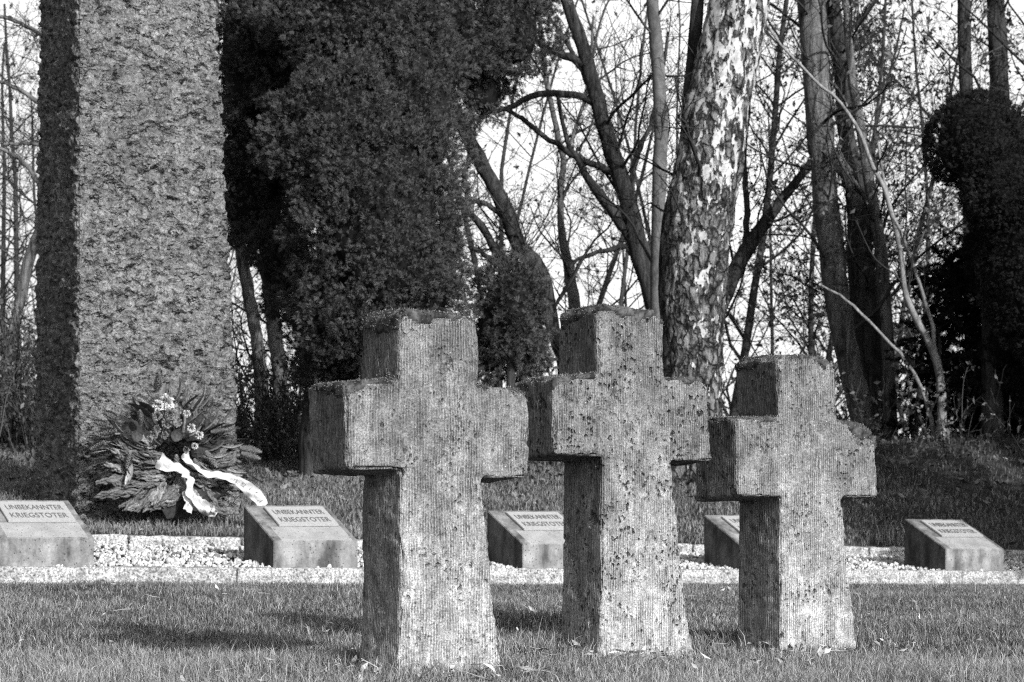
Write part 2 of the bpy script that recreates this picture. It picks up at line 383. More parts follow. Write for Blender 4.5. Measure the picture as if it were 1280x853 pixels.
# ------------------------------------------------------------------ grass
CROSS_BASES = []   # filled below (foot prints kept clear)
def blades(name, X, Y, h, wd, lean, mat, tone, zoff=0.0, parent=None):
    n = len(X); Z = gz(X, Y)+zoff
    a = rng.random(n)*2*np.pi; fx, fy = np.cos(a), np.sin(a)
    la = rng.random(n)*2*np.pi; L = lean*h*(rng.random(n)**.8)
    lx, ly = np.cos(la)*L, np.sin(la)*L
    V = np.empty((n, 5, 3))
    for k, (hh, ww, ll) in enumerate(((0, 1, 0), (0, -1, 0), (.55, .75, .3), (.55, -.75, .3), (1, 0, 1))):
        V[:, k, 0] = X+fx*wd*ww*.5+lx*ll; V[:, k, 1] = Y+fy*wd*ww*.5+ly*ll
        V[:, k, 2] = Z-.004+h*hh*(1-.3*(L/h)*(1 if hh == 1 else .3))
    b = np.arange(n)*5
    q = np.stack([b, b+1, b+3, b+2], 1); t3 = np.stack([b+2, b+3, b+4], 1)
    cv = np.repeat(tone, 5)
    return link(name, npmesh(name, V.reshape(-1, 3), [q, t3], False, cv), mat, parent)
def vnoise(x, y, sc, seed=0):
    return (np.sin(x*sc+seed)*np.sin(y*sc*1.3+seed*2.1)+np.sin(x*sc*2.3+y*sc*1.1+seed)*.6+np.sin(y*sc*3.1-x*sc*1.9+seed*.7)*.4)/2
def scatter(n, ylo, yhi, marg=.6, pw=1.0):
    y = ylo+(yhi-ylo)*rng.random(n)**pw; half = y*.245+marg; x = (rng.random(n)*2-1)*half
    return x, y
# front lawn
x, y = scatter(640000, 5.3, 17.5, 1.5, 1.1)
t, s = ts(x, y); ok = s < -.165; x, y, t, s = x[ok], y[ok], t[ok], s[ok]
hh = (.020+.030*rng.random(len(x)))*(1+.4*vnoise(x, y, 2.3, 1)+.25*vnoise(x, y, 7, 2))
hh = np.where(rng.random(len(x)) < .05, hh*1.7, hh); hh = np.clip(hh*(1-.35*sm(-1.0, -.2, s))*(1+.25*sm(8.4, 7.2, y)), .012, .11)
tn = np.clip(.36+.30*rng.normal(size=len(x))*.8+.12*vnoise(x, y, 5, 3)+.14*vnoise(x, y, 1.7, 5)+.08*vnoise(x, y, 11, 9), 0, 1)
tn = np.clip(tn+.10*sm(8.6, 7.6, y)-.06*sm(8.4, 9.4, y), 0, 1); tn = np.where(rng.random(len(x)) < .06, 1.0, tn)  # near lawn lightened, strip behind darkened: lawn shade painted into blade tone
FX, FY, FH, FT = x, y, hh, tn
# bank
x, y = scatter(260000, 13.0, 25.0, 1.6, .9)
t, s = ts(x, y); ok = s > 1.49; x, y, s = x[ok], y[ok], s[ok]
thin = rng.random(len(x)) > .55*sm(18.5, 21.5, y); x, y = x[thin], y[thin]
hh = (.03+.05*rng.random(len(x)))*(1+.5*vnoise(x, y, 2.0, 4)); hh = np.clip(hh, .015, .11)
tn = np.clip(.32+.22*rng.normal(size=len(x))+.14*vnoise(x, y, 2.5, 8)-.12*sm(18.5, 21.5, y), 0, 1)
props(blades('bank_grass', x, y, hh, .0075, .9, M_turf, tn), 'tufted grass on the slope rising behind the gravel bed', 'grass', kind='stuff')

# ------------------------------------------------------------------ gravel
def icos(sub=1):
    bm = bmesh.new(); bmesh.ops.create_icosphere(bm, subdivisions=sub, radius=1)
    v = np.array([p.co[:] for p in bm.verts]); f = np.array([[q.index for q in p.verts] for p in bm.faces]); bm.free(); return v, f
def pebbles(n, pos, size, name, mat, flat=.7, sub=2):
    iv, if_ = icos(sub); m = len(iv)
    rot = rng.normal(size=(n, 4)); rot /= np.linalg.norm(rot, axis=1, keepdims=True)
    a, b, c, d = rot.T
    Rm = np.stack([1-2*(c*c+d*d), 2*(b*c-a*d), 2*(b*d+a*c), 2*(b*c+a*d), 1-2*(b*b+d*d), 2*(c*d-a*b), 2*(b*d-a*c), 2*(c*d+a*b), 1-2*(b*b+c*c)], 1).reshape(n, 3, 3)
    sc = np.stack([size*(.8+.6*rng.random(n)), size*(.7+.4*rng.random(n)), size*flat*(.6+.6*rng.random(n))], 1)
    # angular: per-pebble cutting by clamping along a few random planes
    base = np.tile(iv, (n, 1, 1))
    for k in range(4):
        pl = rng.normal(size=(n, 3)); pl /= np.linalg.norm(pl, axis=1, keepdims=True); lim = .45+.35*rng.random(n)
        dd = (base*pl[:, None, :]).sum(2); ex = np.maximum(dd-lim[:, None], 0); base = base-ex[:, :, None]*pl[:, None, :]
    V = np.einsum('nij,nmj->nmi', Rm, base*sc[:, None, :])+pos[:, None, :]
    Fc = (if_[None]+(np.arange(n)*m)[:, None, None]).reshape(-1, 3)
    return link(name, npmesh(name, V.reshape(-1, 3), [Fc], False, np.repeat(np.clip(.55+.28*rng.normal(size=n), 0, 1), m)), mat)
n = 15000
t = -3.2+12.4*rng.random(n); s = .0+1.36*rng.random(n); x, y = xy(t, s)
size = .010+.013*rng.random(n)**1.5; size = np.where(rng.random(n) < .02, size*1.8, size)
z = gz(x, y)+rng.random(n)*.014+.003
props(pebbles(n, np.stack([x, y, z], 1), size, 'gravel', M_pebble, sub=1), 'pale crushed stone gravel filling the kerbed bed', 'gravel', kind='stuff')

# ------------------------------------------------------------------ noise-displaced blocks
def block(name, dims, cuts, amp, scale, mat, seed, parent=None, fine=0.0, bev=.006):
    """box 0..dims with subdivided surface pushed around by noise"""
    bm = bmesh.new(); bmesh.ops.create_cube(bm, size=1)
    for v in bm.verts: v.co = Vector(((v.co.x+.5)*dims[0], (v.co.y+.5)*dims[1], (v.co.z+.5)*dims[2]))
    bmesh.ops.bevel(bm, geom=list(bm.edges), offset=bev, segments=2, profile=.6, affect='EDGES')
    for ax in range(3):
        nn = max(1, int(dims[ax]/cuts))
        for k in range(1, nn):
            co = Vector((0, 0, 0)); co[ax] = dims[ax]*k/nn; no = Vector((0, 0, 0)); no[ax] = 1
            bmesh.ops.bisect_plane(bm, geom=list(bm.verts)+list(bm.edges)+list(bm.faces), plane_co=co, plane_no=no)
    bm.normal_update()
    off = Vector((seed*7.3, seed*3.1, seed*1.9))
    for v in bm.verts:
        q = v.co*scale+off
        d = noise.noise(q)*amp + noise.noise(q*2.7)*amp*.5 + (noise.noise(q*7)*fine if fine else 0)
        v.co += v.normal*d
    me = bpy.data.meshes.new(name); bm.to_mesh(me); bm.free()
    for p in me.polygons: p.use_smooth = True
    return link(name, me, mat, parent)

# kerbs
FJ = [-3.6, -2.15, -.32, 1.35, 2.9, 4.2, 5.45, 6.9, 8.4]
flabel = ['pale granite kerb length in front of gravel, running out of frame at bottom left',
          'pale granite kerb length in front of the leftmost grave slab and gravel to its right',
          'pale granite front kerb length below the second grave slab, left of the largest cross',
          'pale granite front kerb length seen between the largest and the middle cross',
          'pale granite front kerb length seen between the middle and the right hand cross',
          'pale granite front kerb length just right of the smallest cross shaft',
          'pale granite front kerb length under the rightmost grave slab after a dark joint',
          'pale granite front kerb length beyond the right edge of the picture']
for i in range(len(FJ)-1):
    a, b = FJ[i]+.004, FJ[i+1]-.004
    x0, y0 = xy(a, -.165)
    o = block('kerb_stone', (b-a, .145, .22), .05, .006, 9, M_kerb, i+1, fine=.003, bev=.010)
    o.location = (x0, y0, float(kz((a+b)/2))-.215); o.rotation_euler = (0, math.atan(.023), TH)
    props(o, flabel[i], 'kerb stone', 'granite stones of the front kerb')
BJ = [-2.75, -2.0, -1.25, -.46, .35, 1.2, 2.0, 2.8, 3.4, 4.09, 4.85, 5.82, 6.55, 7.3, 8.2]
brick_l = ['low pale block of the rear kerb behind the leftmost slab, near the left picture edge',
           'low pale block of the rear kerb hidden mostly by the leftmost slab',
           'pale rear kerb block ending at the dark joint just right of the leftmost slab',
           'long pale rear kerb block below the wreath, right of the dark joint',
           'pale rear kerb block directly behind the second slab, left of the largest cross',
           'pale rear kerb block behind the shaft of the largest cross',
           'pale rear kerb block directly behind the third slab, between two crosses',
           'pale rear kerb block hidden behind the shaft of the middle cross',
           'pale rear kerb block just right of the middle cross, ending at a thin joint',
           'pale rear kerb block touching the dark side of the slab left of the smallest cross',
           'pale rear kerb block just right of the smallest cross, left of a joint',
           'pale rear kerb block behind the dark side of the rightmost slab',
           'pale rear kerb block right behind the rightmost slab at the picture edge',
           'pale rear kerb block beyond the right picture edge']
for i in range(len(BJ)-1):
    a, b = BJ[i]+.007, BJ[i+1]-.007
    x0, y0 = xy(a, 1.35)
    o = block('kerb_stone', (b-a, .12, .2), .045, .010, 8, M_kerb, i+20, fine=.004, bev=.016)
    o.location = (x0, y0, float(kb((a+b)/2))-.195+random.uniform(-.006, .006)); o.rotation_euler = (0, math.atan(.0268), TH+random.uniform(-.01, .01))
    props(o, brick_l[i], 'kerb stone', 'rough stones of the rear kerb')

# grave slabs
SW, SD_, SF, SB = .58, .475, .145, .365
def make_slab():
    root = empty('grave_slab')
    bm = bmesh.new()
    pr = [(0, -.12), (0, SF), (SD_, SB), (SD_, -.12)]
    L = [bm.verts.new((0, p[0], p[1])) for p in pr]; Rr = [bm.verts.new((SW, p[0], p[1])) for p in pr]
    bm.faces.new(L[::-1]) ; bm.faces.new(Rr)
    for k in range(4):
        bm.faces.new((L[k], L[(k+1) % 4], Rr[(k+1) % 4], Rr[k]))
    bmesh.ops.recalc_face_normals(bm, faces=bm.faces)
    bmesh.ops.bevel(bm, geom=list(bm.edges), offset=.004, segments=2, affect='EDGES')
    for ax, L_, c in ((0, SW, .04), (1, SD_, .04), (2, .5, .04)):
        for k in range(1, int(L_/c)+3):
            co = Vector((0, 0, 0)); co[ax] = (-.12 if ax == 2 else 0)+c*k; no = Vector((0, 0, 0)); no[ax] = 1
            bmesh.ops.bisect_plane(bm, geom=list(bm.verts)+list(bm.edges)+list(bm.faces), plane_co=co, plane_no=no)
    bm.normal_update()
    for v in bm.verts: v.co += v.normal*(noise.noise(v.co*9)*.0025+noise.noise(v.co*30)*.0012)
    me = bpy.data.meshes.new('slab_body'); bm.to_mesh(me); bm.free()
    link('slab_body', me, M_concrete, root)
    sl_ang = math.atan2(SB-SF, SD_); sl_len = math.hypot(SB-SF, SD_)
    pw, pl, ph = .415, sl_len*.52, .014
    pb = bmesh.new(); bmesh.ops.create_cube(pb, size=1)
    for v in pb.verts: v.co = Vector(((v.co.x+.5)*pw, (v.co.y+.5)*pl, (v.co.z+.5)*ph))
    bmesh.ops.bevel(pb, geom=[e for e in pb.edges], offset=.002, segments=2, affect='EDGES')
    me = bpy.data.meshes.new('plaque'); pb.to_mesh(me); pb.free()
    pq = link('plaque', me, M_plate, root)
    base = Vector((SW*.2, 0, SF)); v = .38*sl_len
    pq.location = base+Vector((0, math.cos(sl_ang)*v, math.sin(sl_ang)*v)) + Vector((0, -math.sin(sl_ang), math.cos(sl_ang)))*.002
    pq.rotation_euler = (sl_ang, 0, 0)
    for k, txt in enumerate(('UNBEKANNTER', 'KRIEGSTOTER')):
        cu = bpy.data.curves.new('lettering', 'FONT'); cu.body = txt; cu.size = .092; cu.align_x = 'CENTER'; cu.extrude = .0025
        cu.space_character = 1.0; cu.offset = -.0006; cu.resolution_u = 3
        to = bpy.data.objects.new('tmp', cu); col.objects.link(to)
        dg = bpy.context.evaluated_depsgraph_get(); me = bpy.data.meshes.new_from_object(to.evaluated_get(dg))
        bpy.data.objects.remove(to)
        xs = [q.co.x for q in me.vertices]; wd = max(xs)-min(xs); mid = (max(xs)+min(xs))/2
        for q in me.vertices: q.co.x = (q.co.x-mid)*(pw*.84/wd)+pw/2; q.co.y = q.co.y*1.0+pl*(.57 if k == 0 else .16)
        for q in me.vertices: q.co.z += ph+.0005
        link('lettering', me, M_letter, pq)
    return root
slab0 = make_slab()
def copy_tree(o, parent=None):
    c = o.copy(); col.objects.link(c)
    if parent is not None: c.parent = parent
    for ch in list(o.children): copy_tree(ch, c)
    return c
slabs = [(-1.74, 'concrete grave slab at the left edge, cut by the frame, its plaque half out of view'),
         (0.0, 'concrete grave slab below the wreath ribbons, left of the largest cross, showing its whole plaque'),
         (1.79, 'concrete grave slab seen between the largest and the middle cross, its right end hidden'),
         (3.58, 'concrete grave slab almost hidden behind the smallest cross, only a dark side and plaque corner showing'),
         (5.45, 'rightmost concrete grave slab, a darker one standing alone on gravel right of all crosses')]
for i, (t, lb) in enumerate(slabs):
    o = slab0 if i == 0 else copy_tree(slab0)
    x0, y0 = xy(t, .012)
    o.location = (x0, y0, float(kz(t))+(.0 if i != 4 else .002)); o.rotation_euler = (0, math.radians([.4, 0, .3, 0, .8][i]), TH+R([0, 0, .6, -.5, 0][i]))
    props(o, lb, 'grave slab', 'concrete grave slabs with name plaques')

# ------------------------------------------------------------------ stone crosses
TC = R(33); CU, CS = math.cos(TC), math.sin(TC); THICK = .26
def make_cross(px0, py0, outline, seed, pit, pale, base, label):
    D = CAMZ*F/(py0-HY); P0 = ((px0-640)/F*D, D)
    pts = []
    for (px, py) in outline:
        mm = (px-640)/F; a = (mm*P0[1]-P0[0])/(CU-mm*CS); yy = P0[1]+a*CS
        pts.append((a, CAMZ+(HY-py)/F*yy))
    root = empty('stone_cross', (P0[0], P0[1], 0), TC)
    bm = bmesh.new()
    n = len(pts)
    # the left foot of the front continues underground
    fr = [bm.verts.new((a, 0, z)) for a, z in pts]
    cx = sum(a for a, z in pts)/n
    bk = []
    for k, (a, z) in enumerate(pts):
        lowarm = UNDER[k]
        bk.append(bm.verts.new((a, THICK, z-(.020 if lowarm else 0))))
    bm.faces.new(fr); bm.faces.new(bk[::-1])
    for k in range(n):
        bm.faces.new((fr[(k+1) % n], fr[k], bk[k], bk[(k+1) % n]))
    bmesh.ops.recalc_face_normals(bm, faces=bm.faces)
    bmesh.ops.triangulate(bm, faces=[f for f in bm.faces if len(f.verts) > 4])
    me = bpy.data.meshes.new('cross_shape'); bm.to_mesh(me); bm.free()
    tmp = bpy.data.objects.new('tmp', me); col.objects.link(tmp)
    rm = tmp.modifiers.new('r', 'REMESH'); rm.mode = 'VOXEL'; rm.voxel_size = .0072; rm.use_smooth_shade = True
    sm_ = tmp.modifiers.new('s', 'SMOOTH'); sm_.iterations = 4; sm_.factor = .5
    dg = bpy.context.evaluated_depsgraph_get(); ev = bpy.data.meshes.new_from_object(tmp.evaluated_get(dg)); bpy.data.objects.remove(tmp)
    V = np.empty(len(ev.vertices)*3); ev.vertices.foreach_get('co', V); V = V.reshape(-1, 3)
    Nn = np.empty(len(ev.vertices)*3); ev.vertices.foreach_get('normal', Nn); Nn = Nn.reshape(-1, 3)
    off = Vector((seed*5.5, seed*2.2, seed))
    for i in range(len(V)):
        q = Vector(V[i]); d = noise.noise(q*6+off)*.0075+noise.noise(q*28+off)*.0022+noise.noise(q*85+off)*.0010
        edge = 1-max(abs(Nn[i][0]), abs(Nn[i][1]), abs(Nn[i][2]))
        if edge > .05:
            c_ = noise.noise(q*17+off*2)+.6*noise.noise(q*48+off)
            d -= min(edge*4, 1)*(max(0, c_+.02)*.034+.002)
        hol = noise.noise(q*22+off*3)
        if hol > .42: d -= (hol-.42)*.045*pit
        V[i] += Nn[i]*d
    ev.vertices.foreach_set('co', V.ravel()); ev.update()
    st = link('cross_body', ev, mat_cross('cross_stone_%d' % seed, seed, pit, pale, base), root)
    # moss crust over the tops of arms and head, hanging a little over the edges
    tb = {}
    ka = np.floor(V[:, 0]/.015).astype(int)
    for k_, z_ in zip(ka, V[:, 2]): tb[k_] = max(tb.get(k_, -9), z_)
    topz = np.array([max(tb[k_], tb.get(k_-1, -9) if abs(tb.get(k_-1, -9)-tb[k_]) < .04 else -9) for k_ in ka])
    msk = np.zeros(len(V), bool); off_h = np.zeros(len(V))
    for i in np.where((V[:, 2] > .55) & ((topz-V[:, 2] < .075) | (Nn[:, 2] > .4)))[0]:
        q = Vector(V[i]); n1 = noise.noise(q*6+off*1.3)+.5*noise.noise(q*19+off)
        if Nn[i][2] > .4: cov = n1 > -.42
        else: cov = topz[i]-V[i][2] < .012+.058*max(0, n1+.22)*(1 if Nn[i][0] > -.5 else 1.4)
        if cov:
            msk[i] = True; off_h[i] = .0035+.0055*abs(noise.noise(q*55+off))+.005*max(0, noise.noise(q*23+off))
    lv = np.empty(len(ev.loops), np.int32); ev.loops.foreach_get('vertex_index', lv)
    ls_ = np.empty(len(ev.polygons), np.int32); lt = np.empty(len(ev.polygons), np.int32)
    ev.polygons.foreach_get('loop_start', ls_); ev.polygons.foreach_get('loop_total', lt)
    q4 = ls_[lt == 4][:, None]+np.arange(4)[None]; Q = lv[q4]; Qm = Q[msk[Q].all(1)]
    cnt = np.bincount(Q.ravel(), minlength=len(V)); cm_ = np.bincount(Qm.ravel(), minlength=len(V))
    border = cm_ < cnt; off_h[border] = -.002
    used_, inv = np.unique(Qm, return_inverse=True); Qn = inv.reshape(Qm.shape)
    Vc = V[used_]+Nn[used_]*off_h[used_][:, None]
    tc_ = np.clip(np.array([.12+.25*noise.noise(Vector(V[i])*30+off)+.2*noise.noise(Vector(V[i])*90) for i in used_]), 0, 1)
    nb = 9000; pick = rng.choice(used_, nb)
    out = Nn[pick]+rng.normal(size=(nb, 3))*.55+np.array([0, 0, .3]); out /= np.linalg.norm(out, axis=1, keepdims=True)
    b = V[pick]+Nn[pick]*np.maximum(off_h[pick], 0)[:, None]*.7+rng.normal(size=(nb, 3))*.002
    hgt = .0025+.0045*rng.random(nb); hgt = np.where(rng.random(nb) < .01, hgt*2.6, hgt); sd_ = np.cross(out, rng.normal(size=(nb, 3))); sd_ /= np.linalg.norm(sd_, axis=1, keepdims=True)
    Vm = np.stack([b-sd_*.0018, b+sd_*.0018, b+out*hgt[:, None]], 1).reshape(-1, 3)
    k3 = np.arange(nb)*3+len(Vc)
    tone = np.concatenate([tc_, np.repeat(np.clip(.30+.25*rng.normal(size=nb), 0, 1), 3)])
    link('moss_cap', npmesh('moss_cap', np.concatenate([Vc, Vm]), [Qn, np.stack([k3, k3+1, k3+2], 1)], False, tone), M_moss, root)
    props(root, label, 'stone cross', 'weathered stone crosses in the grass')
    CROSS_BASES.append((P0, max(a for a, z in pts if z < .1)))
    return root
# outline order (front face): foot left, flare, under left arm, arm, head, arm, under right arm, flare, foot right
UNDER = [0, 0, 0, 0, 1, 1, 0, 0, 0, 0, 0, 0, 0, 0, 1, 1, 0, 0, 0, 0]
c1 = [(495, 905), (496, 838), (503, 720), (500, 650), (502, 587), (435, 586), (431, 479), (498, 476), (501, 394), (510, 387), (580, 392), (597, 405),
      (598, 483), (648, 485), (661, 497), (663, 597), (603, 597), (609, 655), (620, 772), (638, 905)]
c2 = [(748, 875), (749, 814), (753, 720), (753, 650), (754, 570), (694, 568), (690, 474), (748, 467), (747, 389), (756, 382), (818, 388), (831, 404),
      (832, 474), (872, 474), (885, 484), (891, 576), (840, 576), (847, 642), (857, 752), (880, 875)]
c3 = [(976, 865), (976, 805), (976, 740), (975, 680), (976, 622), (922, 620), (920, 524), (973, 521), (972, 450), (980, 444), (1034, 446), (1045, 460),
      (1047, 526), (1080, 531), (1095, 546), (1098, 621), (1053, 622), (1057, 682), (1065, 745), (1078, 865)]
make_cross(497, 840, c1, 1, .7, .52, .25, 'largest and nearest stone cross, straight chiselled ribs and mossy top, leftmost of three')
make_cross(749, 816, c2, 2, 1.4, .52, .24, 'middle stone cross, heavily pitted with a pale mottled foot, between the other two')
make_cross(976, 806, c3, 3, .9, .50, .25, 'smallest and farthest stone cross on the right, right arm with a broken off corner')

# front lawn grass, kept off the cross feet
keep = np.ones(len(FX), bool); near = np.zeros(len(FX))
for (p0, wl) in CROSS_BASES:
    dx, dy = FX-p0[0], FY-p0[1]; a = dx*CU+dy*CS; b = -dx*CS+dy*CU
    keep &= ~((a > -.0) & (a < wl) & (b > -.0) & (b < THICK))
    d = np.hypot(np.maximum(np.maximum(-a, a-wl), 0), np.maximum(np.maximum(-b, b-THICK), 0)); near = np.maximum(near, np.exp(-(d/.10)**2))
keep &= rng.random(len(FX)) > .5*near*(1+vnoise(FX, FY, 9, 4))
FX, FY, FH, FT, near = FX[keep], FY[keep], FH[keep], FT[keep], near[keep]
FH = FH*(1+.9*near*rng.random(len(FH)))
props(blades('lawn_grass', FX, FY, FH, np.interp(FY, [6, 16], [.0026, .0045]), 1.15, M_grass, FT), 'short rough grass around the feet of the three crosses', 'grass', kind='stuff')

# ------------------------------------------------------------------ the big rough pillar
def CQ(p, a, b):
    wv = noise.noise_vector(p*11)*.045
    return Vector(((p.x+wv.x)*a, (p.y+wv.y)*a, (p.z+wv.z*.7+.35*wv.x)*b))
def pillar():
    px0 = 97; s0 = 2.4; t0 = -.454
    x0, y0 = xy(t0, s0)
    W0, D0, H = 1.25, 1.0, 5.6
    st = .012
    nx_, ny_, nz_ = int(W0/st), int(D0/st), int((H+.3)/st)
    ring = [(a/nx_, 0) for a in range(nx_)]+[(1, b/ny_) for b in range(ny_)]+[(1-a/nx_, 1) for a in range(nx_)]+[(0, 1-b/ny_) for b in range(ny_)]
    nr = len(ring); V = np.empty((nz_+1, nr, 3))
    nrm = []
    for (u, v) in ring:
        n_ = Vector((0, 0, 0))
        if u == 0 : n_.x -= 1
        if u == 1: n_.x += 1
        if v == 0: n_.y -= 1
        if v == 1: n_.y += 1
        nrm.append(n_.normalized())
    for k in range(nz_+1):
        z = -.3+k*(H+.3)/nz_
        f = max(z, 0)/3.9
        xl = .0+0.012*f; xr = W0-.20*f; yb = D0-.10*f; yf = .02*f
        if z < .5: xr += .03*(1-z/.5)
        for j, (u, v) in enumerate(ring):
            p = Vector((xl+(xr-xl)*u, yf+(yb-yf)*v, z))
            corner = .02 if nrm[j].x and nrm[j].y else 0
            d = noise.noise(p*5)*.018+noise.noise(Vector((p.x, p.y, p.z*1.6))*17)*.016+noise.noise(p*34)*.008+noise.cell(CQ(p, 11, 19))*.014+noise.cell(CQ(p, 24, 38))*.008-corner
            p = p+nrm[j]*d; p.z += noise.noise(p*20+Vector((5, 5, 5)))*.006
            V[k, j] = p
    i = (np.arange(nz_)[:, None]*nr+np.arange(nr)[None, :]); j = (np.arange(nz_)[:, None]*nr+(np.arange(nr)[None, :]+1) % nr)
    q = np.stack([i, j, j+nr, i+nr], -1).reshape(-1, 4)
    V = V.reshape(-1, 3); top = len(V); V = np.vstack([V, [[(W0)*.45, D0*.45, H+.1]]])
    b = nz_*nr; tri = np.stack([b+np.arange(nr), b+(np.arange(nr)+1) % nr, np.full(nr, top)], 1)
    o = link('stone_pillar', npmesh('stone_pillar', V, [q, tri], True), M_pillar)
    o.location = (x0, y0, float(gz(x0, y0))); o.rotation_euler = (0, 0, TH)
    props(o, 'massive rough hewn square stone pillar rising out of frame behind the wreath', 'pillar')
pillar()

# ------------------------------------------------------------------ wreath
def wreath():
    cx, cy = xy(.13, 2.22)
    gz0 = gz1(cx, cy)
    root = empty('memorial_wreath', (cx, cy, gz0), TH)
    props(root, 'evergreen and cone wreath with white ribbons leaning on the pillar foot', 'wreath')
    tilt = R(14)
    def loc(x, z, d=0.0):
        """x right, z up the wreath plane, d outwards"""
        return Vector((x, -.14-d*math.cos(tilt)+math.sin(tilt)*z-.10, max(z*math.cos(tilt)+d*math.sin(tilt), 0.0)))
    CZ = .47
    Mb = mat_bark('dry_thuja', .02, .20, (70, 70, 9), .012); Mb2 = mat_bark('dry_thuja_pale', .04, .34, (70, 70, 9), .012)
    # boughs: flattened tapered corrugated sprays arranged radially
    def bough(L, wd, seed):
        rr = random.Random(seed); tb = Tubes()
        for q in range(15):
            ph = rr.random()*6.28; off = wd*rr.uniform(.1, 1.0); l0 = rr.uniform(-.08, .15)*L; l1 = L*rr.uniform(.7, 1.1); P = []; Rq = []
            for i in range(12):
                u = i/11; sp = off*(1-.25*u)*math.sin(math.pi*(.25+.62*u)); an = ph+u*rr.uniform(1.2, 2.0)
                P.append((math.cos(an)*sp+.008*math.sin(u*13+q), math.sin(an)*sp*.7+.008*math.cos(u*11+q*2), l0+(l1-l0)*u)); Rq.append(rr.uniform(.6, 1.3)*.0092*(math.sin(math.pi*(.2+.66*u))**.5))
            tb.batch([P], [Rq], 6)
        o_ = tb.build('tmp', None); me = o_.data; bpy.data.objects.remove(o_); me.name = 'bough'
        return me
    bms = [bough(.13+.018*k, .032+.005*(k % 3), k*1.7) for k in range(6)]
    for i in range(100):
        a = random.uniform(-math.pi, math.pi) if i % 5 == 0 else random.uniform(-math.pi*1.04, .04)
        ca, sa = math.cos(a), math.sin(a); r0 = .40*math.sqrt(random.uniform(.06, 1))
        p = loc(ca*r0*1.12, CZ-.03+sa*r0*1.0, random.uniform(.10, .19)*(1-r0*1.3))
        me = bms[i % 6]
        o = link('bough', me if len(me.materials) == 0 else me, None, root)
        if len(me.materials) == 0: me.materials.append(Mb)
        if i % 4 == 0:
            o.data = me.copy(); o.data.materials.clear(); o.data.materials.append(Mb2)
        a2 = a+(-1 if ca < .1 else 1)*random.uniform(.0, 1.0)*(1 if sa < 0 else .3)
        dirv = Vector((math.cos(a2), random.uniform(-.25, .12), math.sin(a2)*.93)).normalized()
        q = dirv.to_track_quat('Z', 'Y'); o.rotation_mode = 'QUATERNION'; o.rotation_quaternion = q
        o.location = p; s_ = random.uniform(.75, 1.15)*(.8 if sa > .5 else 1); o.scale = (s_*random.uniform(.8, 1.25), s_, s_)
        # keep tips above the ground
        tip = p+dirv*(.26*s_)
        if tip.z < .03: o.location.z += (.03-tip.z)
    # short broad leaves overlapping round the wreath
    Vl = []; lm = []
    for k in range(3):
        V_ = []
        for i in range(9):
            u = i/8; w_ = (.020+.005*k)*math.sin(math.pi*min(1, u*.93+.05))**.6
            for q in (-1, 0, 1): V_.append((q*w_, -abs(q)*w_*.55+.22*(.12+.02*k)*u*u, u*(.12+.02*k)))
        me = bpy.data.meshes.new('leaf'); me.from_pydata(V_, [], [(i*3+q, i*3+q+1, (i+1)*3+q+1, (i+1)*3+q) for i in range(8) for q in (0, 1)]); me.update()
        for p_ in me.polygons: p_.use_smooth = True
        me.materials.append(mat_simple('curled_leaf', (.07, .14, .24)[k], .4, 50, .5, .3)); lm.append(me)
    for i in range(72):
        a = random.uniform(-.75, math.pi+.75); r0 = random.uniform(.12, .42)
        o = link('leaf', lm[i % 3], None, root); o.location = loc(math.cos(a)*r0*1.12, CZ+math.sin(a)*r0*.95, random.uniform(.10, .20)*(1-.8*r0))
        a2 = a+random.uniform(-.45, .45); dv = Vector((math.cos(a2), random.uniform(-.35, .0), math.sin(a2)*.9)).normalized()
        o.rotation_mode = 'QUATERNION'; o.rotation_quaternion = dv.to_track_quat('Z', 'Y')
    # packed ring the sprays are tied to
    bm = bmesh.new(); NR, NS = 40, 10; vs = []
    for a_ in range(NR):
        for b_ in range(NS):
            A_ = 2*math.pi*a_/NR; B_ = 2*math.pi*b_/NS; rr = .27+.13*math.cos(B_); q = loc(math.cos(A_)*rr*1.12, CZ-.03+math.sin(A_)*rr*1.02, .03+.07*math.sin(B_))
            vs.append(bm.verts.new(q+Vector((1, 1, 1))*noise.noise(q*14)*.05))
    for a_ in range(NR):
        for b_ in range(NS):
            bm.faces.new((vs[a_*NS+b_], vs[((a_+1) % NR)*NS+b_], vs[((a_+1) % NR)*NS+(b_+1) % NS], vs[a_*NS+(b_+1) % NS]))
    bmesh.ops.recalc_face_normals(bm, faces=bm.faces)
    me = bpy.data.meshes.new('wreath_ring'); bm.to_mesh(me); bm.free(); link('wreath_ring', me, mat_simple('packed_straw', .03, .5, 30, .9, .1, .01, 60), root)
    # fir needles fringe
    T = Tubes(); n = 230
    P = np.empty((n, 4, 3)); Rr = np.empty((n, 4))
    for i in range(n):
        a = random.uniform(-.35, math.pi+.35); r = random.uniform(.12, .40); d = random.uniform(0, .10)
        L = random.uniform(.10, .20)
        for k in range(4):
            rr = r+L*k/3; P[i, k] = loc(math.cos(a)*rr*1.15, CZ+math.sin(a)*rr*.92-.01*k, d+.02*k-.012*k*k)
        Rr[i] = (.003, .0025, .002, .0012)
    T.batch(P, Rr, 4, np.full(n, .2))
    m = 17000; pi = rng.integers(0, n, m); u = rng.random(m)*2.99; i0 = u.astype(int); f = (u-i0)[:, None]
    a = P[pi, i0]; b = P[pi, i0+1]; pos = a+(b-a)*f; tt = b-a; tt /= np.linalg.norm(tt, axis=1, keepdims=True)
    dv = tt*.55+rng.normal(size=(m, 3))*.5; dv /= np.linalg.norm(dv, axis=1, keepdims=True); Ln = (.014+.014*rng.random(m))[:, None]
    T.batch(np.stack([pos, pos+dv*Ln], 1), np.tile([[.0011, .0006]], (m, 1)), 3, np.clip(.3+.3*rng.normal(size=m), 0, 1))
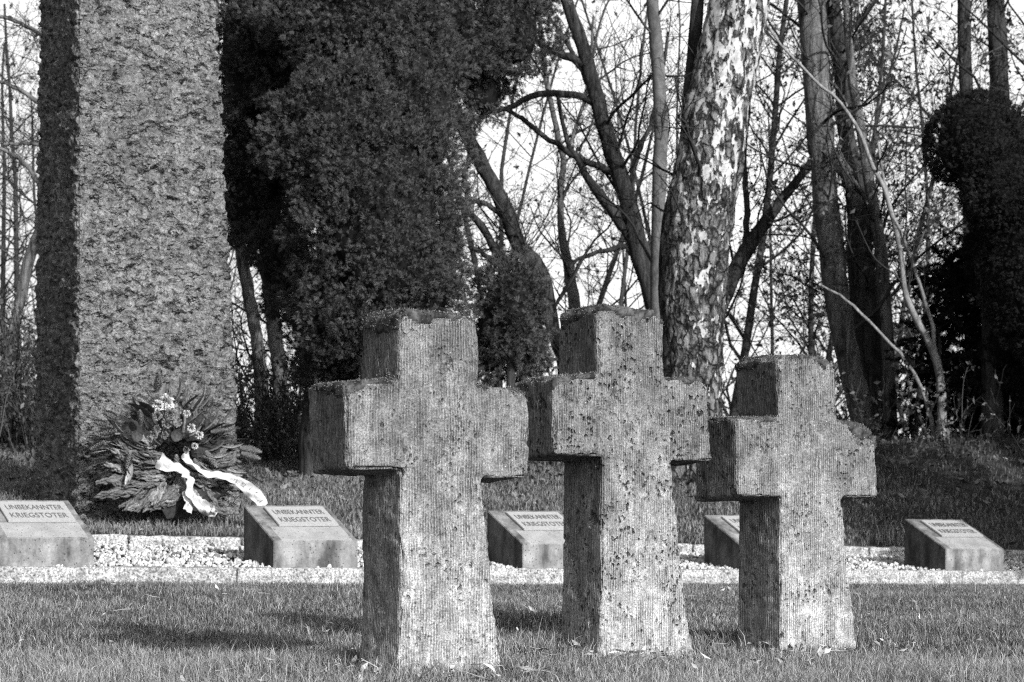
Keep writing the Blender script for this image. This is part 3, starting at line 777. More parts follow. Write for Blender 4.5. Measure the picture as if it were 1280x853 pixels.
    T.build('fir_sprays', mat_tone('fir_needles', .02, .16, .6, .3), root)
    # pine cones: stacked scales
    def cone_mesh(L, r):
        V = []; Fc = []
        nl = 11
        core = len(V)
        for l in range(nl):
            u = l/(nl-1); rr = r*math.sin(math.pi*(.14+.80*u))**.7
            ns = 8
            for k in range(ns):
                a = 2*math.pi*(k+.5*(l % 2))/ns; da = .42
                z0 = u*L
                c = len(V)
                V += [(math.cos(a-da)*rr*.6, math.sin(a-da)*rr*.6, z0-.1*L/nl), (math.cos(a+da)*rr*.6, math.sin(a+da)*rr*.6, z0-.1*L/nl),
                      (math.cos(a+da*.8)*rr, math.sin(a+da*.8)*rr, z0+L/nl*.9), (math.cos(a)*rr*1.13, math.sin(a)*rr*1.13, z0+L/nl*1.3), (math.cos(a-da*.8)*rr, math.sin(a-da*.8)*rr, z0+L/nl*.9)]
                Fc.append((c, c+1, c+2, c+3, c+4))
        c = len(V); 
        for l in range(6):
            u = l/5
            for k in range(6): 
                a = math.pi*k/3; rr = r*.62*math.sin(math.pi*(.1+.86*u)); V.append((math.cos(a)*rr, math.sin(a)*rr, u*L))
        for l in range(5):
            for k in range(6): Fc.append((c+l*6+k, c+l*6+(k+1) % 6, c+(l+1)*6+(k+1) % 6, c+(l+1)*6+k))
        me = bpy.data.meshes.new('pine_cone'); me.from_pydata(V, [], Fc); me.update(); return me
    Mc = mat_simple('cone_scales', .16, .5, 60, .6, .4); cm = cone_mesh(.13, .030); cm.materials.append(Mc)
    S = 1/177.0
    def W(px, py, d=.16):            # photo pixel on the wreath to its plane
        return loc((px-222)*S*1.16-.56*(d-.05), (655-py)*S, d)
    for (px, py, an, sc) in [(166, 533, 160, 1), (163, 548, 190, 1.1), (177, 575, 250, .9), (262, 573, 300, 1), (228, 578, 265, .9), (191, 541, 100, .8), (302, 568, -12, 1.1),
                             (303, 575, -18, 1.0), (212, 498, 88, 1.0), (149, 562, 205, .9), (270, 548, 10, .8), (154, 541, 170, .9), (248, 583, 290, .8)]:
        o = link('pine_cone', cm, None, root); o.location = W(px, py, .19)
        dv = Vector((math.cos(R(an)), -.35, math.sin(R(an)))).normalized(); o.rotation_mode = 'QUATERNION'; o.rotation_quaternion = dv.to_track_quat('Z', 'Y'); o.scale = (sc, sc, sc)
    # dark round seed shells
    def shell():
        bm = bmesh.new(); bmesh.ops.create_uvsphere(bm, u_segments=16, v_segments=10, radius=.042)
        for v in bm.verts:
            if v.co.y < 0: v.co.y *= -.45
            v.co.y *= .7; v.co += v.co.normalized()*noise.noise(v.co*30)*.004
        me = bpy.data.meshes.new('seed_shell'); bm.to_mesh(me); bm.free()
        for p in me.polygons: p.use_smooth = True
        me.materials.append(mat_simple('seed_shell', .035, .6, 60, .6, .3, .004, 80)); return me
    sh = shell()
    for (px, py) in ((187, 556), (231, 555)):
        o = link('seed_shell', sh, None, root); o.location = W(px, py, .22); o.rotation_euler = (.2, random.uniform(0, 3), .3)
    # pale flowers and small blossoms
    Mf = mat_simple('pale_petals', .56, .35, 60, .8, .2); Mf2 = mat_simple('grey_blossom', .20, .4, 60, .8, .2)
    def flower(nm, r, npet, mat, seed):
        V = []; Fc = []; rr = random.Random(seed)
        for k in range(npet):
            ph = rr.random()*2*math.pi; th = math.acos(1-rr.random()*1.15); d = Vector((math.sin(th)*math.cos(ph), -math.cos(th)*.8, math.sin(th)*math.sin(ph)))
            c0 = d*r*rr.uniform(.7, 1.05); t1 = d.cross(Vector((rr.random(), rr.random(), rr.random()))).normalized(); t2 = d.cross(t1)
            w_ = r*.24; i = len(V)
            V += [tuple(c0-d*r*.3), tuple(c0+t1*w_), tuple(c0+d*w_*.5+t2*w_*.5), tuple(c0+t2*w_), tuple(c0-t1*w_*.6+d*w_*.3)]
            Fc += [(i, i+1, i+2), (i, i+2, i+3), (i, i+3, i+4)]
        me = bpy.data.meshes.new(nm); me.from_pydata(V, [], Fc); me.materials.append(mat); me.update(); return me
    for k, (px, py, r, mt) in enumerate([(222, 511, .060, Mf), (213, 517, .040, Mf), (246, 528, .026, Mf), (248, 544, .032, Mf), (257, 554, .030, Mf), (201, 562, .026, Mf2), (205, 553, .030, Mf2), (222, 540, .04, Mf2), (236, 524, .03, Mf2),
                                         (209, 546, .03, Mf2), (218, 555, .028, Mf2), (234, 540, .036, Mf2), (250, 567, .024, Mf), (226, 528, .038, Mf2), (212, 532, .036, Mf2), (240, 572, .026, Mf2)]):
        o = link('flower', flower('flower', r, 60, mt, k), None, root); o.location = W(px, py, .20+.03*(k % 3))
    # leaves
    Ml = mat_simple('pale_leaf', .42, .4, 50, .6, .3); Ml2 = mat_simple('dark_leaf', .06, .4, 50, .5, .4)
    def leaf(L, wd):
        V = []; 
        for i in range(9):
            u = i/8; w_ = wd*math.sin(math.pi*min(1, u*.97+.02))**.75
            for s_ in (-1, 0, 1): V.append((s_*w_, (abs(s_)*w_*.35)+.10*L*u*u, u*L))
        Fc = [(i*3+k, i*3+k+1, (i+1)*3+k+1, (i+1)*3+k) for i in range(8) for k in (0, 1)]
        me = bpy.data.meshes.new('leaf'); me.from_pydata(V, [], Fc); me.update()
        for p in me.polygons: p.use_smooth = True
        return me
    l1 = leaf(.13, .016); l1.materials.append(Ml); l2 = leaf(.15, .05); l2.materials.append(Ml2); l3 = leaf(.15, .022); l3.materials.append(mat_simple('mid_leaf', .2, .4, 50, .5, .4))
    for (px, py, an, me) in [(160, 549, 175, l1), (182, 536, 165, l1), (247, 533, 35, l1), (255, 538, 5, l1), (258, 556, -14, l1), (275, 548, 0, l1), (152, 572, 195, l1), (250, 580, -50, l1), (175, 595, 250, l1), (290, 556, -5, l1),
                             (205, 525, 150, l2), (196, 522, 165, l2), (240, 516, 35, l2), (250, 520, 48, l2), (275, 545, 12, l2), (176, 585, 262, l3), (170, 580, 280, l3), (265, 546, 18, l2),
                             (160, 560, 200, l3), (293, 590, -30, l3), (306, 600, -38, l3), (200, 530, 150, l2), (150, 556, 180, l3)]:
        o = link('leaf', me, None, root); o.location = W(px, py, .17)
        dv = Vector((math.cos(R(an)), -.25, math.sin(R(an)))).normalized(); o.rotation_mode = 'QUATERNION'; o.rotation_quaternion = dv.to_track_quat('Z', 'Y') @ Vector((0, 0, 1)).rotation_difference(Vector((0, 0, 1)))
    # ribbons
    Mr = mat_simple('satin_ribbon', .46, .06, 30, .5, .3); Mi = mat_simple('ribbon_print', .05, .2, 40, .6, .2)
    def ribbon(path, nseg, crease, marks):
        """path: (px,py,d,width_m,twist_deg)"""
        A = np.array([list(W(p[0], p[1], p[2]))+[p[3], p[4]] for p in path]); m_ = len(A)-1
        C, _ = resample(A[:, :3], A[:, 3], nseg); u = np.linspace(0, m_, nseg); wd = np.interp(u, range(m_+1), A[:, 3]); tw = np.interp(u, range(m_+1), A[:, 4])
        V = []; nw = 7; Nr = []
        for i in range(nseg):
            t_ = Vector(C[min(i+1, nseg-1)]-C[max(i-1, 0)]).normalized(); side = t_.cross(Vector((0, -1, 0))).normalized(); nn = t_.cross(side)*-1
            if nn.y > 0: nn = -nn
            a = R(tw[i]); s2 = side*math.cos(a)+nn*math.sin(a); n2 = nn*math.cos(a)-side*math.sin(a)
            Nr.append((Vector(C[i]), s2, n2, wd[i]))
            for k in range(nw):
                f = (k/(nw-1)-.5); V.append(tuple(Vector(C[i])+s2*wd[i]*f+n2*(crease*math.sin(f*9+i*.35)+crease*.8*math.sin(i*.55+f*7)+crease*.4*math.sin(i*1.3-f*5))))
        Fc = [(i*nw+k, i*nw+k+1, (i+1)*nw+k+1, (i+1)*nw+k) for i in range(nseg-1) for k in range(nw-1)]
        me = bpy.data.meshes.new('ribbon'); me.from_pydata(V, [], Fc); me.update()
        for p in me.polygons: p.use_smooth = True
        ro = link('ribbon', me, Mr, root)
        if marks:
            Vm = []; Fm = []
            for (u_, x0, z0, x1, z1, w_) in marks:      # strokes in ribbon coordinates
                c, s2, n2, wid = Nr[int(u_*(nseg-1))]; t_ = (s2.cross(n2)).normalized()
                p0 = c+s2*x0*wid+t_*z0+n2*.008; p1 = c+s2*x1*wid+t_*z1+n2*.008
                d_ = (p1-p0).normalized(); sd2 = d_.cross(n2).normalized()*w_; i = len(Vm)
                Vm += [tuple(p0-sd2), tuple(p0+sd2), tuple(p1+sd2), tuple(p1-sd2)]; Fm.append((i, i+1, i+2, i+3))
            mm = bpy.data.meshes.new('printed_marks'); mm.from_pydata(Vm, [], Fm); mm.update(); link('printed_marks', mm, Mi, ro)
    ribbon([(208, 585, .20, .10, 10), (222, 595, .23, .10, 20), (236, 601, .25, .085, 35), (241, 612, .25, .07, 60), (241, 628, .24, .075, 25), (249, 642, .24, .085, 10), (262, 652, .27, .09, -10), (270, 655, .30, .06, -20)], 44, .020,
           [(.93, -.05, -.012, -.05, .018, .0022), (.93, -.18, .006, .1, .006, .0022)])
    ribbon([(236, 625, .215, .05, 0), (238, 640, .22, .07, 10), (236, 652, .24, .075, 5)], 14, .009, [(.5, -.1, -.01, .0, .012, .002), (.75, .1, -.01, .15, .014, .002)])
    ribbon([(238, 577, .20, .05, 0), (244, 590, .22, .06, 30), (258, 602, .24, .06, 45), (276, 607, .25, .045, 50), (292, 611, .26, .07, 10), (305, 622, .27, .085, 0), (318, 634, .29, .09, 0), (324, 648, .28, .09, 0)], 46, .013,
           [(.60, -.3, -.01, .25, -.01, .002), (.60, -.3, .004, .1, .008, .002), (.63, .25, -.012, .25, .01, .002), (.69, -.15, -.012, -.15, .012, .002), (.69, .15, -.012, .15, .012, .002), (.69, -.15, -.012, .15, -.012, .002), (.69, -.15, .012, .15, .012, .002),
            (.78, -.25, 0, .0, .012, .002), (.78, .0, .012, .2, -.008, .002), (.84, -.2, -.01, .15, -.01, .002), (.86, -.2, 0, -.0, .014, .002), (.92, .1, -.01, .3, .01, .002), (.94, -.2, 0, .1, .0, .002)])
wreath()

# ------------------------------------------------------------------ conifers
def sprig_template():
    V = []; Fc = []; C = []
    rr = random.Random(3)
    for k in range(16):
        u = k/15; ph = rr.random()*2*math.pi; th = rr.uniform(.25, 1.0)
        d = Vector((math.sin(th)*math.cos(ph), math.sin(th)*math.sin(ph), math.cos(th))); t1 = d.cross(Vector((.3, .8, .1))).normalized()
        b = Vector((0, 0, u*.45)); L = rr.uniform(.4, .75); w_ = .042; i = len(V)
        V += [tuple(b-t1*w_*.4), tuple(b+t1*w_*.4), tuple(b+d*L*.6+t1*w_), tuple(b+d*L), tuple(b+d*L*.6-t1*w_)]
        Fc.append((i, i+1, i+2, i+3, i+4))
    return np.array(V), np.array(Fc)
SPV, SPF = sprig_template()
def place_sprigs(pos, dirs, size, tone):
    n = len(pos); z = dirs/np.linalg.norm(dirs, axis=1, keepdims=True)
    a = np.cross(z, rng.normal(size=(n, 3))); a /= np.linalg.norm(a, axis=1, keepdims=True); b = np.cross(z, a)
    V = pos[:, None, :]+size[:, None, None]*(SPV[None, :, 0, None]*a[:, None, :]+SPV[None, :, 1, None]*b[:, None, :]+SPV[None, :, 2, None]*z[:, None, :])
    Fc = (SPF[None]+(np.arange(n)*len(SPV))[:, None, None]).reshape(-1, SPF.shape[1])
    return V.reshape(-1, 3), Fc, np.repeat(tone, len(SPV))
def fbm(P, sc, off=0):
    return np.array([noise.noise(Vector(p)*sc+Vector((off, off*2, 0))) for p in P])
def foliage(root, lobes, n_per_m2, size, mat, core=True, name='foliage', gap=-.25, lump=.16, droop=0.0, thick=.12, cf=.72):
    PV = []; PD = []; 
    for li, (c, r) in enumerate(lobes):
        c = np.array(tuple(c)); r = np.array(r)
        area = 4*math.pi*((r[0]*r[1])**1.6/3+(r[0]*r[2])**1.6/3+(r[1]*r[2])**1.6/3)**(1/1.6)
        n = int(area*n_per_m2)
        d = rng.normal(size=(n, 3)); d /= np.linalg.norm(d, axis=1, keepdims=True)
        p = c+d*r
        nz = fbm(p, 2.6, li)+.6*fbm(p, 6.5, li+3)
        nz2 = fbm(p, 11, li+5)
        dep = rng.random(n)**2*thick-.28*nz2*thick*3
        p = c+d*r*(1+(lump*nz-dep)[:, None]/np.maximum(r.min(), .3))
        inside = np.zeros(n, bool)
        for lj, (c2, r2) in enumerate(lobes):
            if lj != li: inside |= (((p-np.array(tuple(c2)))/(np.array(r2)*.82))**2).sum(1) < 1
        k = (~inside) & (nz+.25*rng.normal(size=n) > gap)
        nd = d/r; nd /= np.linalg.norm(nd, axis=1, keepdims=True)
        PV.append(p[k]); PD.append(nd[k])
    P = np.concatenate(PV); D = np.concatenate(PD)
    n = len(P)
    D = D*.8+rng.normal(size=(n, 3))*.45+np.array([0, 0, .35-droop])
    V, Fc, C = place_sprigs(P, D, size*(.6+.8*rng.random(n)), np.clip(.5+.13*rng.normal(size=n), 0, 1))
    o = link(name, npmesh(name, V, [Fc], False, C), mat, root)
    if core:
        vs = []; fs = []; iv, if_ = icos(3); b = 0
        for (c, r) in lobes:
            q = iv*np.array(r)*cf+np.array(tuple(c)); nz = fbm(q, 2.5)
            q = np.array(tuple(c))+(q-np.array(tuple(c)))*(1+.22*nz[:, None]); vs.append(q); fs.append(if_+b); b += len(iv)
        link('dark_core', npmesh('dark_core', np.concatenate(vs), [np.concatenate(fs)], False), M_core, root)  # solid lumps in near-black, standing in for the shaded crown interior
    return o
def trunk(name, pts, rad, mat, parent, n=24, sides=12, wob=.0, lump=0.0):
    P, Rr = resample(pts, rad, n)
    if wob: P[1:-1] += rng.normal(size=(n-2, 3))*wob
    if lump: Rr = Rr*(1+lump*rng.normal(size=n))
    T = Tubes(); T.batch(P[None], Rr[None], sides); return T.build(name, mat, parent), P, Rr
def gp(px, D, dz=-.15):
    x_ = (px-640)/F*D; return Vector((x_, D, gz1(x_, D)+dz))
def L(px, py, D, rx, ry, rd=None):
    s_ = D/F; return (at(px, py, D), (rx*s_, (rd or rx)*s_, ry*s_))

root = empty('conifer_tree', gp(390, 20, 0)); props(root, 'huge dense dark evergreen filling the space right of the pillar, leaning trunk below', 'evergreen tree')
def tparent(root, o):
    o.parent = root; o.matrix_parent_inverse = Matrix.Translation(-Vector(root.location))
def tree_trunk(root, name, pts, rad, mat, n=24, sides=12, wob=0, lump=.0):
    o, P, Rr = trunk(name, pts, rad, mat, None, n, sides, wob, lump); tparent(root, o); return P, Rr
def tree_fol(root, *a, **k):
    o0 = set(root.children)
    before = set(bpy.data.objects); foliage(root, *a, **k)
    for o in set(bpy.data.objects)-before: tparent(root, o)
tree_trunk(root, 'trunk', [gp(392, 20), at(395, 520, 20), at(405, 430, 20), at(430, 300, 20), at(445, 100, 20), at(450, -40, 20)], [.17, .14, .13, .13, .1, .06], M_bark, lump=.05)
tree_trunk(root, 'limb', [at(398, 520, 19.9), at(425, 470, 19.7), at(455, 410, 19.4), at(480, 330, 19.3)], [.08, .07, .06, .04], M_bark)
tree_fol(root, [L(470, 270, 19.2, 100, 165), L(450, 385, 19.4, 75, 85), L(520, 350, 19.3, 62, 90), L(430, 180, 19.1, 85, 110), L(520, 150, 19.4, 62, 120), L(440, 20, 19.6, 110, 90), L(540, 20, 20, 70, 90),
                L(330, 60, 20.6, 75, 120), L(320, 220, 20.9, 58, 110), L(355, 330, 20.6, 42, 60), L(385, 100, 20.4, 60, 130), L(395, 400, 20.2, 42, 75), L(340, -70, 20.8, 90, 80), L(480, -90, 20, 130, 80),
                L(640, 40, 20.4, 48, 55), L(600, 105, 20.5, 38, 50), L(650, -30, 20.6, 60, 50), L(578, 60, 20.2, 45, 60), L(420, 470, 19.7, 42, 40), L(500, 440, 19.6, 50, 40)],
         1800, .055, M_conifer, gap=-.36, lump=.26)

root = empty('juniper_bush', gp(640, 19.6, 0)); props(root, 'small rounded evergreen bush between the largest and middle cross heads', 'evergreen bush')
tree_trunk(root, 'trunk', [gp(640, 19.6), at(638, 450, 19.6), at(636, 380, 19.6)], [.05, .04, .02], M_bark)
tree_fol(root, [L(637, 385, 19.6, 43, 58), L(655, 362, 19.7, 25, 34), L(622, 412, 19.6, 32, 38), L(652, 440, 19.8, 34, 26), L(612, 452, 19.7, 24, 22), L(668, 398, 19.7, 16, 26)], 1800, .055, M_conifer, gap=-.55, lump=.24)

root = empty('topiary_conifer', gp(1240, 21.5, 0)); props(root, 'black rounded evergreen with ball shaped heads at the right edge', 'evergreen tree')
tree_trunk(root, 'trunk', [gp(1240, 21.5), at(1240, 420, 21.5), at(1235, 300, 21.5), at(1225, 200, 21.5)], [.12, .1, .09, .05], M_bark)
tree_fol(root, [L(1216, 176, 21.6, 60, 60), L(1266, 242, 21, 60, 68), L(1268, 190, 21.8, 46, 44), L(1250, 315, 21.4, 42, 62), L(1296, 340, 21, 70, 110), L(1275, 440, 21.5, 44, 66), L(1330, 235, 21.4, 66, 80)], 1900, .045, M_conifer_dark, gap=-1.6, lump=.05, thick=.05, cf=.76)

root = empty('fir_tree', gp(1262, 22.3, 0)); props(root, 'dark fir with drooping layered branches below the ball headed evergreen', 'evergreen tree')
P, Rr = tree_trunk(root, 'trunk', [gp(1262, 22.3), at(1262, 450, 22.3), at(1262, 330, 22.3), at(1262, 240, 22.3)], [.13, .11, .08, .03], M_bark)
nb = 130; z = rng.random(nb); Q = np.empty((nb, 6, 3)); 
for i in range(nb):
    a = random.uniform(0, 2*math.pi); zz = z[i]; b0 = np.array([P[0][0], 22.3, gz1(P[0][0], 22.3)+.12+zz*2.0]); ln = random.uniform(.7, 1.4)*(1.1-.35*zz)
    for k in range(6):
        u = k/5; Q[i, k] = b0+np.array([math.cos(a)*ln*u, math.sin(a)*ln*u*.8, .16*u-.42*u*u+random.uniform(-.02, .02)])
T = Tubes(); T.batch(Q, np.tile(np.linspace(.012, .004, 6), (nb, 1)), 4, np.full(nb, .1))
Q2, R2 = grow(Q, np.tile(np.linspace(.012, .004, 6), (nb, 1)), 1500, .4, (35, 65), -.05, 4); T.batch(Q2, R2, 3)
o = T.build('branches', M_twig, None); tparent(root, o)
m_ = 60000; pi = rng.integers(0, 1500, m_); u = rng.random(m_)*2.99; i0 = u.astype(int); pos = Q2[pi, i0]+(Q2[pi, i0+1]-Q2[pi, i0])*(u-i0)[:, None]; dv = Q2[pi, i0+1]-Q2[pi, i0]
dv /= np.linalg.norm(dv, axis=1, keepdims=True)
V, Fc, C = place_sprigs(pos, dv+rng.normal(size=(m_, 3))*.4, .035+.035*rng.random(m_), np.clip(.4+.2*rng.normal(size=m_), 0, 1))
o = link('needles', npmesh('needles', V, [Fc], False, C), M_conifer_dark); tparent(root, o)

# ------------------------------------------------------------------ bare trees
def crown(root, stems, n1, n2, n3, lf=(.35, .5, .55), up=.12, ang=(30, 75), leaves=0, umin=.15, mat=None, rf=.5, leafmat=None, lmax=3.2):
    k = 14
    Ps = []; Rs = []
    for (P, Rr) in stems:
        ix = np.linspace(0, len(P)-1, k); i0 = np.minimum(ix.astype(int), len(P)-2); f = (ix-i0)
        Ps.append(P[i0]+(P[i0+1]-P[i0])*f[:, None]); Rs.append(Rr[i0]+(Rr[i0+1]-Rr[i0])*f)
    P0 = np.array(Ps); R0 = np.array(Rs); lens = np.linalg.norm(P0[:, -1]-P0[:, 0], axis=1); wgt = lens/lens.sum()
    T = Tubes()
    P1, R1 = grow(P0, R0, n1, lf[0], ang, up, 9, rf, umin, 1, .16, .5, wgt, .004, lmax=lmax); T.batch(P1, R1, 5, np.clip(.4+.2*rng.normal(size=n1), 0, 1))
    P2, R2 = grow(P1, R1, n2, lf[1], ang, up, 6, .6, .1, 1, .18, .2, None, .0028, lmax=1.6); T.batch(P2, R2, 3, np.clip(.4+.2*rng.normal(size=n2), 0, 1))
    P3, R3 = grow(P2, R2, n3, lf[2], ang, up, 4, .7, .1, 1, .2, .1, None, .002, lmax=.8); T.batch(P3, R3, 3, np.clip(.4+.2*rng.normal(size=n3), 0, 1))
    o = T.build('twigs', mat or M_twig, None); tparent(root, o)
    if leaves:
        pi = rng.integers(0, n3, leaves); u = rng.random(leaves)*2.99; i0 = u.astype(int)
        pos = P3[pi, i0]+(P3[pi, i0+1]-P3[pi, i0])*(u-i0)[:, None]
        o = leafmesh('dead_leaves', pos+rng.normal(size=(leaves, 3))*.012, .020+.022*rng.random(leaves), leafmat or M_deadleaf, np.clip(.25+.2*rng.normal(size=leaves), 0, 1)); tparent(root, o)
    return P3
def leafmesh(name, pos, size, mat, tone, flat=0.0):
    n = len(pos); a = rng.normal(size=(n, 3)); a[:, 2] *= (1-flat); a /= np.linalg.norm(a, axis=1, keepdims=True)
    b = np.cross(a, rng.normal(size=(n, 3))*np.array([1-flat, 1-flat, 1])); b /= np.linalg.norm(b, axis=1, keepdims=True)
    if flat: b[:, 2] *= (1-flat)
    c = np.cross(a, b); s_ = size[:, None]
    V = np.stack([pos-a*s_, pos+b*s_*.5+c*s_*.25, pos+a*s_, pos-b*s_*.5+c*s_*.25], 1).reshape(-1, 3)
    k = np.arange(n)*4
    return link(name, npmesh(name, V, [np.stack([k, k+1, k+2], 1), np.stack([k, k+2, k+3], 1)], False, np.repeat(tone, 4)), mat)
def px_r(r, D): return r*D/F
def path(lst, D):        # (px, py, r_px[, extra depth])
    return [at(q[0], q[1], D+(q[3] if len(q) > 3 else 0)) for q in lst], [px_r(q[2], D) for q in lst]
def bare_tree(name, label, D, stem, limbs, n, mat, leaves=0, sub=(), cat='bare tree', up=.12, lf=(.35, .5, .55), umin=.15, group=None, tsides=14, lump=.03, ang=(30, 75), rf=.5, lmax=3.2, base_px=None, ext=None):
    p, r = path(stem, D); p = [gp(base_px if base_px is not None else stem[0][0], D)]+p; r = [r[0]*1.15]+r
    root = empty(name, gp(base_px if base_px is not None else stem[0][0], D, 0)); props(root, label, cat, group)
    st = [tree_trunk(root, 'trunk', p, r, mat, 34, tsides, .004, lump)]
    for l_ in limbs:
        p, r = path(l_, D); st.append(tree_trunk(root, 'limb', p, r, mat, 20, 8, .006, .04))
    if n: crown(root, st, *n, leaves=leaves, up=up, lf=lf, umin=umin, ang=ang, rf=rf, lmax=lmax)
    return root

# birch: own mesh with high-relief bark
D = 20.0
root = empty('birch_tree', gp(864, D, 0)); props(root, 'thick birch with peeling white patches on dark bark, behind the middle cross', 'birch tree')
o, P, Rr = trunk('trunk', [gp(864, D), at(864, 500, D), at(866, 440, D), at(866, 381, D), at(873, 281, D), at(887, 205, D), at(900, 117, D), at(925, 0, D), at(948, -120, D), at(965, -300, D)],
                 [px_r(q, D) for q in (46, 38, 37, 40, 42, 41, 39, 37, 34, 28)], M_birch, None, 170, 72)
me = o.data; rl = Vector(root.location)
for v in me.vertices:
    q = v.co; c = Vector((np.interp(q.z, P[:, 2], P[:, 0]), D, q.z)); n_ = (q-c); n_.z = 0; n_.normalize()
    h_ = noise.noise(Vector((q.x*9, q.y*9, q.z*4)))*.020+abs(noise.noise(Vector((q.x*20, q.y*20, q.z*7))))*.034
    v.co += n_*(h_-.006)
tparent(root, o)
st = [(P, Rr)]
p, r = path([(838, 420, 12), (836, 340, 14), (842, 270, 13), (856, 190, 10), (864, 100, 9), (872, 0, 8), (876, -80, 7)], 20.15); p = [gp(845, 20.15)]+p; r = [r[0]]+r
st.append(tree_trunk(root, 'side_stem', p, r, M_bark, 30, 12, .004, .04))
crown(root, st, 10, 90, 420, up=.05, umin=.35, lf=(.28, .5, .6))

bare_tree('bare_tree', 'dark forked tree leaning left, rising from behind the middle cross beside the birch', 23.5,
          [(824, 430, 16), (821, 384, 14), (801, 320, 13), (782, 241, 11.5), (764, 187, 10.5), (747, 128, 10), (730, 64, 9), (708, 0, 8), (690, -60, 7)],
          [[(748, 135, 5), (730, 122, 4.5), (703, 117, 4.5), (668, 119, 4), (639, 135, 3.5), (612, 140, 3), (590, 150, 2)],
           [(735, 85, 6), (718, 74, 5.5), (690, 64, 4.5), (672, 52, 3.5), (655, 30, 2.5)],
           [(768, 218, 5), (758, 213, 5), (727, 199, 4), (693, 180, 3.5), (658, 153, 3), (634, 138, 2.5)],
           [(797, 312, 8), (787, 296, 7), (767, 266, 6.5), (742, 232, 5.5), (722, 200, 4), (706, 165, 3), (697, 120, 2.5)],
           [(790, 318, 4), (782, 308, 4), (757, 313, 3), (727, 323, 2.5), (710, 335, 2)],
           [(780, 235, 4.5), (789, 222, 4), (801, 182, 3.5), (814, 153, 3), (826, 100, 2.5), (835, 40, 2)],
           [(738, 110, 4), (722, 80, 3), (700, 40, 2.5), (672, 5, 2)]],
          (40, 360, 1300), M_bark)
bare_tree('young_tree', 'straight smooth grey trunk standing vertically just left of the birch', 22.0,
          [(822, 450, 10), (821, 380, 9), (821, 335, 9), (823, 276, 9), (825, 212, 9), (826, 148, 9), (821, 64, 8.5), (816, 0, 8), (812, -80, 7.5)], [], (10, 90, 350), M_bark_smooth, up=.2, umin=.3)
bare_tree('leaning_tree', 'slanting dark trunk leaning left out of the big evergreen, above the round bush', 21.5,
          [(705, 460, 9), (690, 409, 9), (678, 345, 9.5), (649, 305, 10), (631, 261, 10), (609, 217, 9.5), (590, 182, 9), (565, 130, 8)],
          [[(640, 326, 6), (624, 320, 5.5), (604, 286, 5), (580, 261, 4), (560, 250, 3)], [(645, 300, 3), (625, 268, 3.5), (600, 252, 3), (578, 258, 2.5)], [(622, 330, 3), (605, 318, 3), (585, 308, 2)]],
          (16, 160, 700), M_bark)
bare_tree('slender_tree', 'thin smooth trunk tapering upward, above the left shoulder of the middle cross', 24.5,
          [(722, 440, 9), (718, 379, 8), (710, 330, 6.5), (703, 296, 5), (700, 250, 4.2), (703, 197, 3.8), (688, 128, 3.5), (678, 54, 3), (672, -10, 2.5)],
          [[(703, 197, 2.5), (720, 160, 2.2), (735, 100, 2), (742, 20, 1.6)]], (14, 120, 480), M_bark_smooth, up=.25)
bare_tree('bare_tree', 'dark trunk behind the birch sending a limb to the upper right', 24.0,
          [(880, 460, 13), (889, 410, 12), (903, 374, 11), (930, 318, 10), (958, 276, 8), (985, 240, 6), (1005, 215, 4.5), (1030, 180, 3)],
          [[(932, 310, 4), (934, 260, 4), (930, 200, 3.5), (936, 120, 3), (932, 40, 2.5)]], (26, 220, 1100), M_bark, leaves=300)
bare_tree('bare_tree', 'stout bark covered trunk leaning right, first of the cluster behind the smallest cross', 23.0,
          [(1078, 535, 15), (1073, 500, 15), (1063, 459, 15), (1050, 394, 16), (1040, 315, 16), (1030, 230, 16), (1022, 118, 17), (1014, 0, 18), (1008, -80, 17)],
          [[(1022, 130, 7), (1020, 170, 8), (1037, 190, 8), (1050, 205, 9), (1066, 235, 9), (1074, 262, 9)]], (24, 240, 1100), M_bark_mid, leaves=500, umin=.3)
bare_tree('bare_tree', 'near black trunk in the middle of the cluster right of the smallest cross', 23.3,
          [(1094, 540, 19), (1092, 480, 18), (1086, 426, 18), (1075, 328, 16), (1071, 249, 13), (1058, 164, 10), (1050, 79, 10), (1040, 0, 9), (1034, -60, 8)], [], (24, 240, 1100), M_bark, leaves=500, umin=.35)
bare_tree('thin_trunk_tree', 'narrow trunk with a sunlit right edge at the right side of the cluster', 23.0,
          [(1113, 540, 9), (1111, 480, 8.5), (1109, 426, 8.5), (1103, 328, 8), (1090, 249, 7), (1070, 131, 6), (1062, 60, 5), (1055, -20, 4)], [], (12, 120, 500), M_bark_mid, umin=.4)
bare_tree('pale_sapling', 'pale thin curved sapling crossing in front of the cluster and reaching far up left', 21.5,
          [(1177, 545, 6), (1178, 500, 5.6), (1174, 462, 5.2), (1162, 430, 4.4), (1147, 403, 4.2), (1133, 372, 3.8), (1127, 330, 3.6), (1121, 290, 3.4), (1113, 262, 3.2), (1104, 232, 2.8), (1090, 208, 2.6), (1078, 172, 2.4), (1062, 146, 2.2), (1045, 122, 2), (1020, 103, 1.9), (998, 79, 1.7), (975, 55, 1.6), (958, 30, 1.4)],
          [[(1170, 445, 3), (1163, 400, 2.6), (1140, 330, 2.2), (1110, 250, 1.8), (1098, 180, 1.5)]], (12, 60, 160), M_pale_stem, up=.1)
bare_tree('pale_switch', 'thin pale bent shoot slanting down to the sapling foot beside the smallest cross', 21.6,
          [(1168, 545, 3), (1160, 510, 2.6), (1149, 479, 2.4), (1130, 448, 2.2), (1109, 426, 2), (1063, 380, 1.8), (1027, 357, 1.3)], [], None, M_pale_stem)
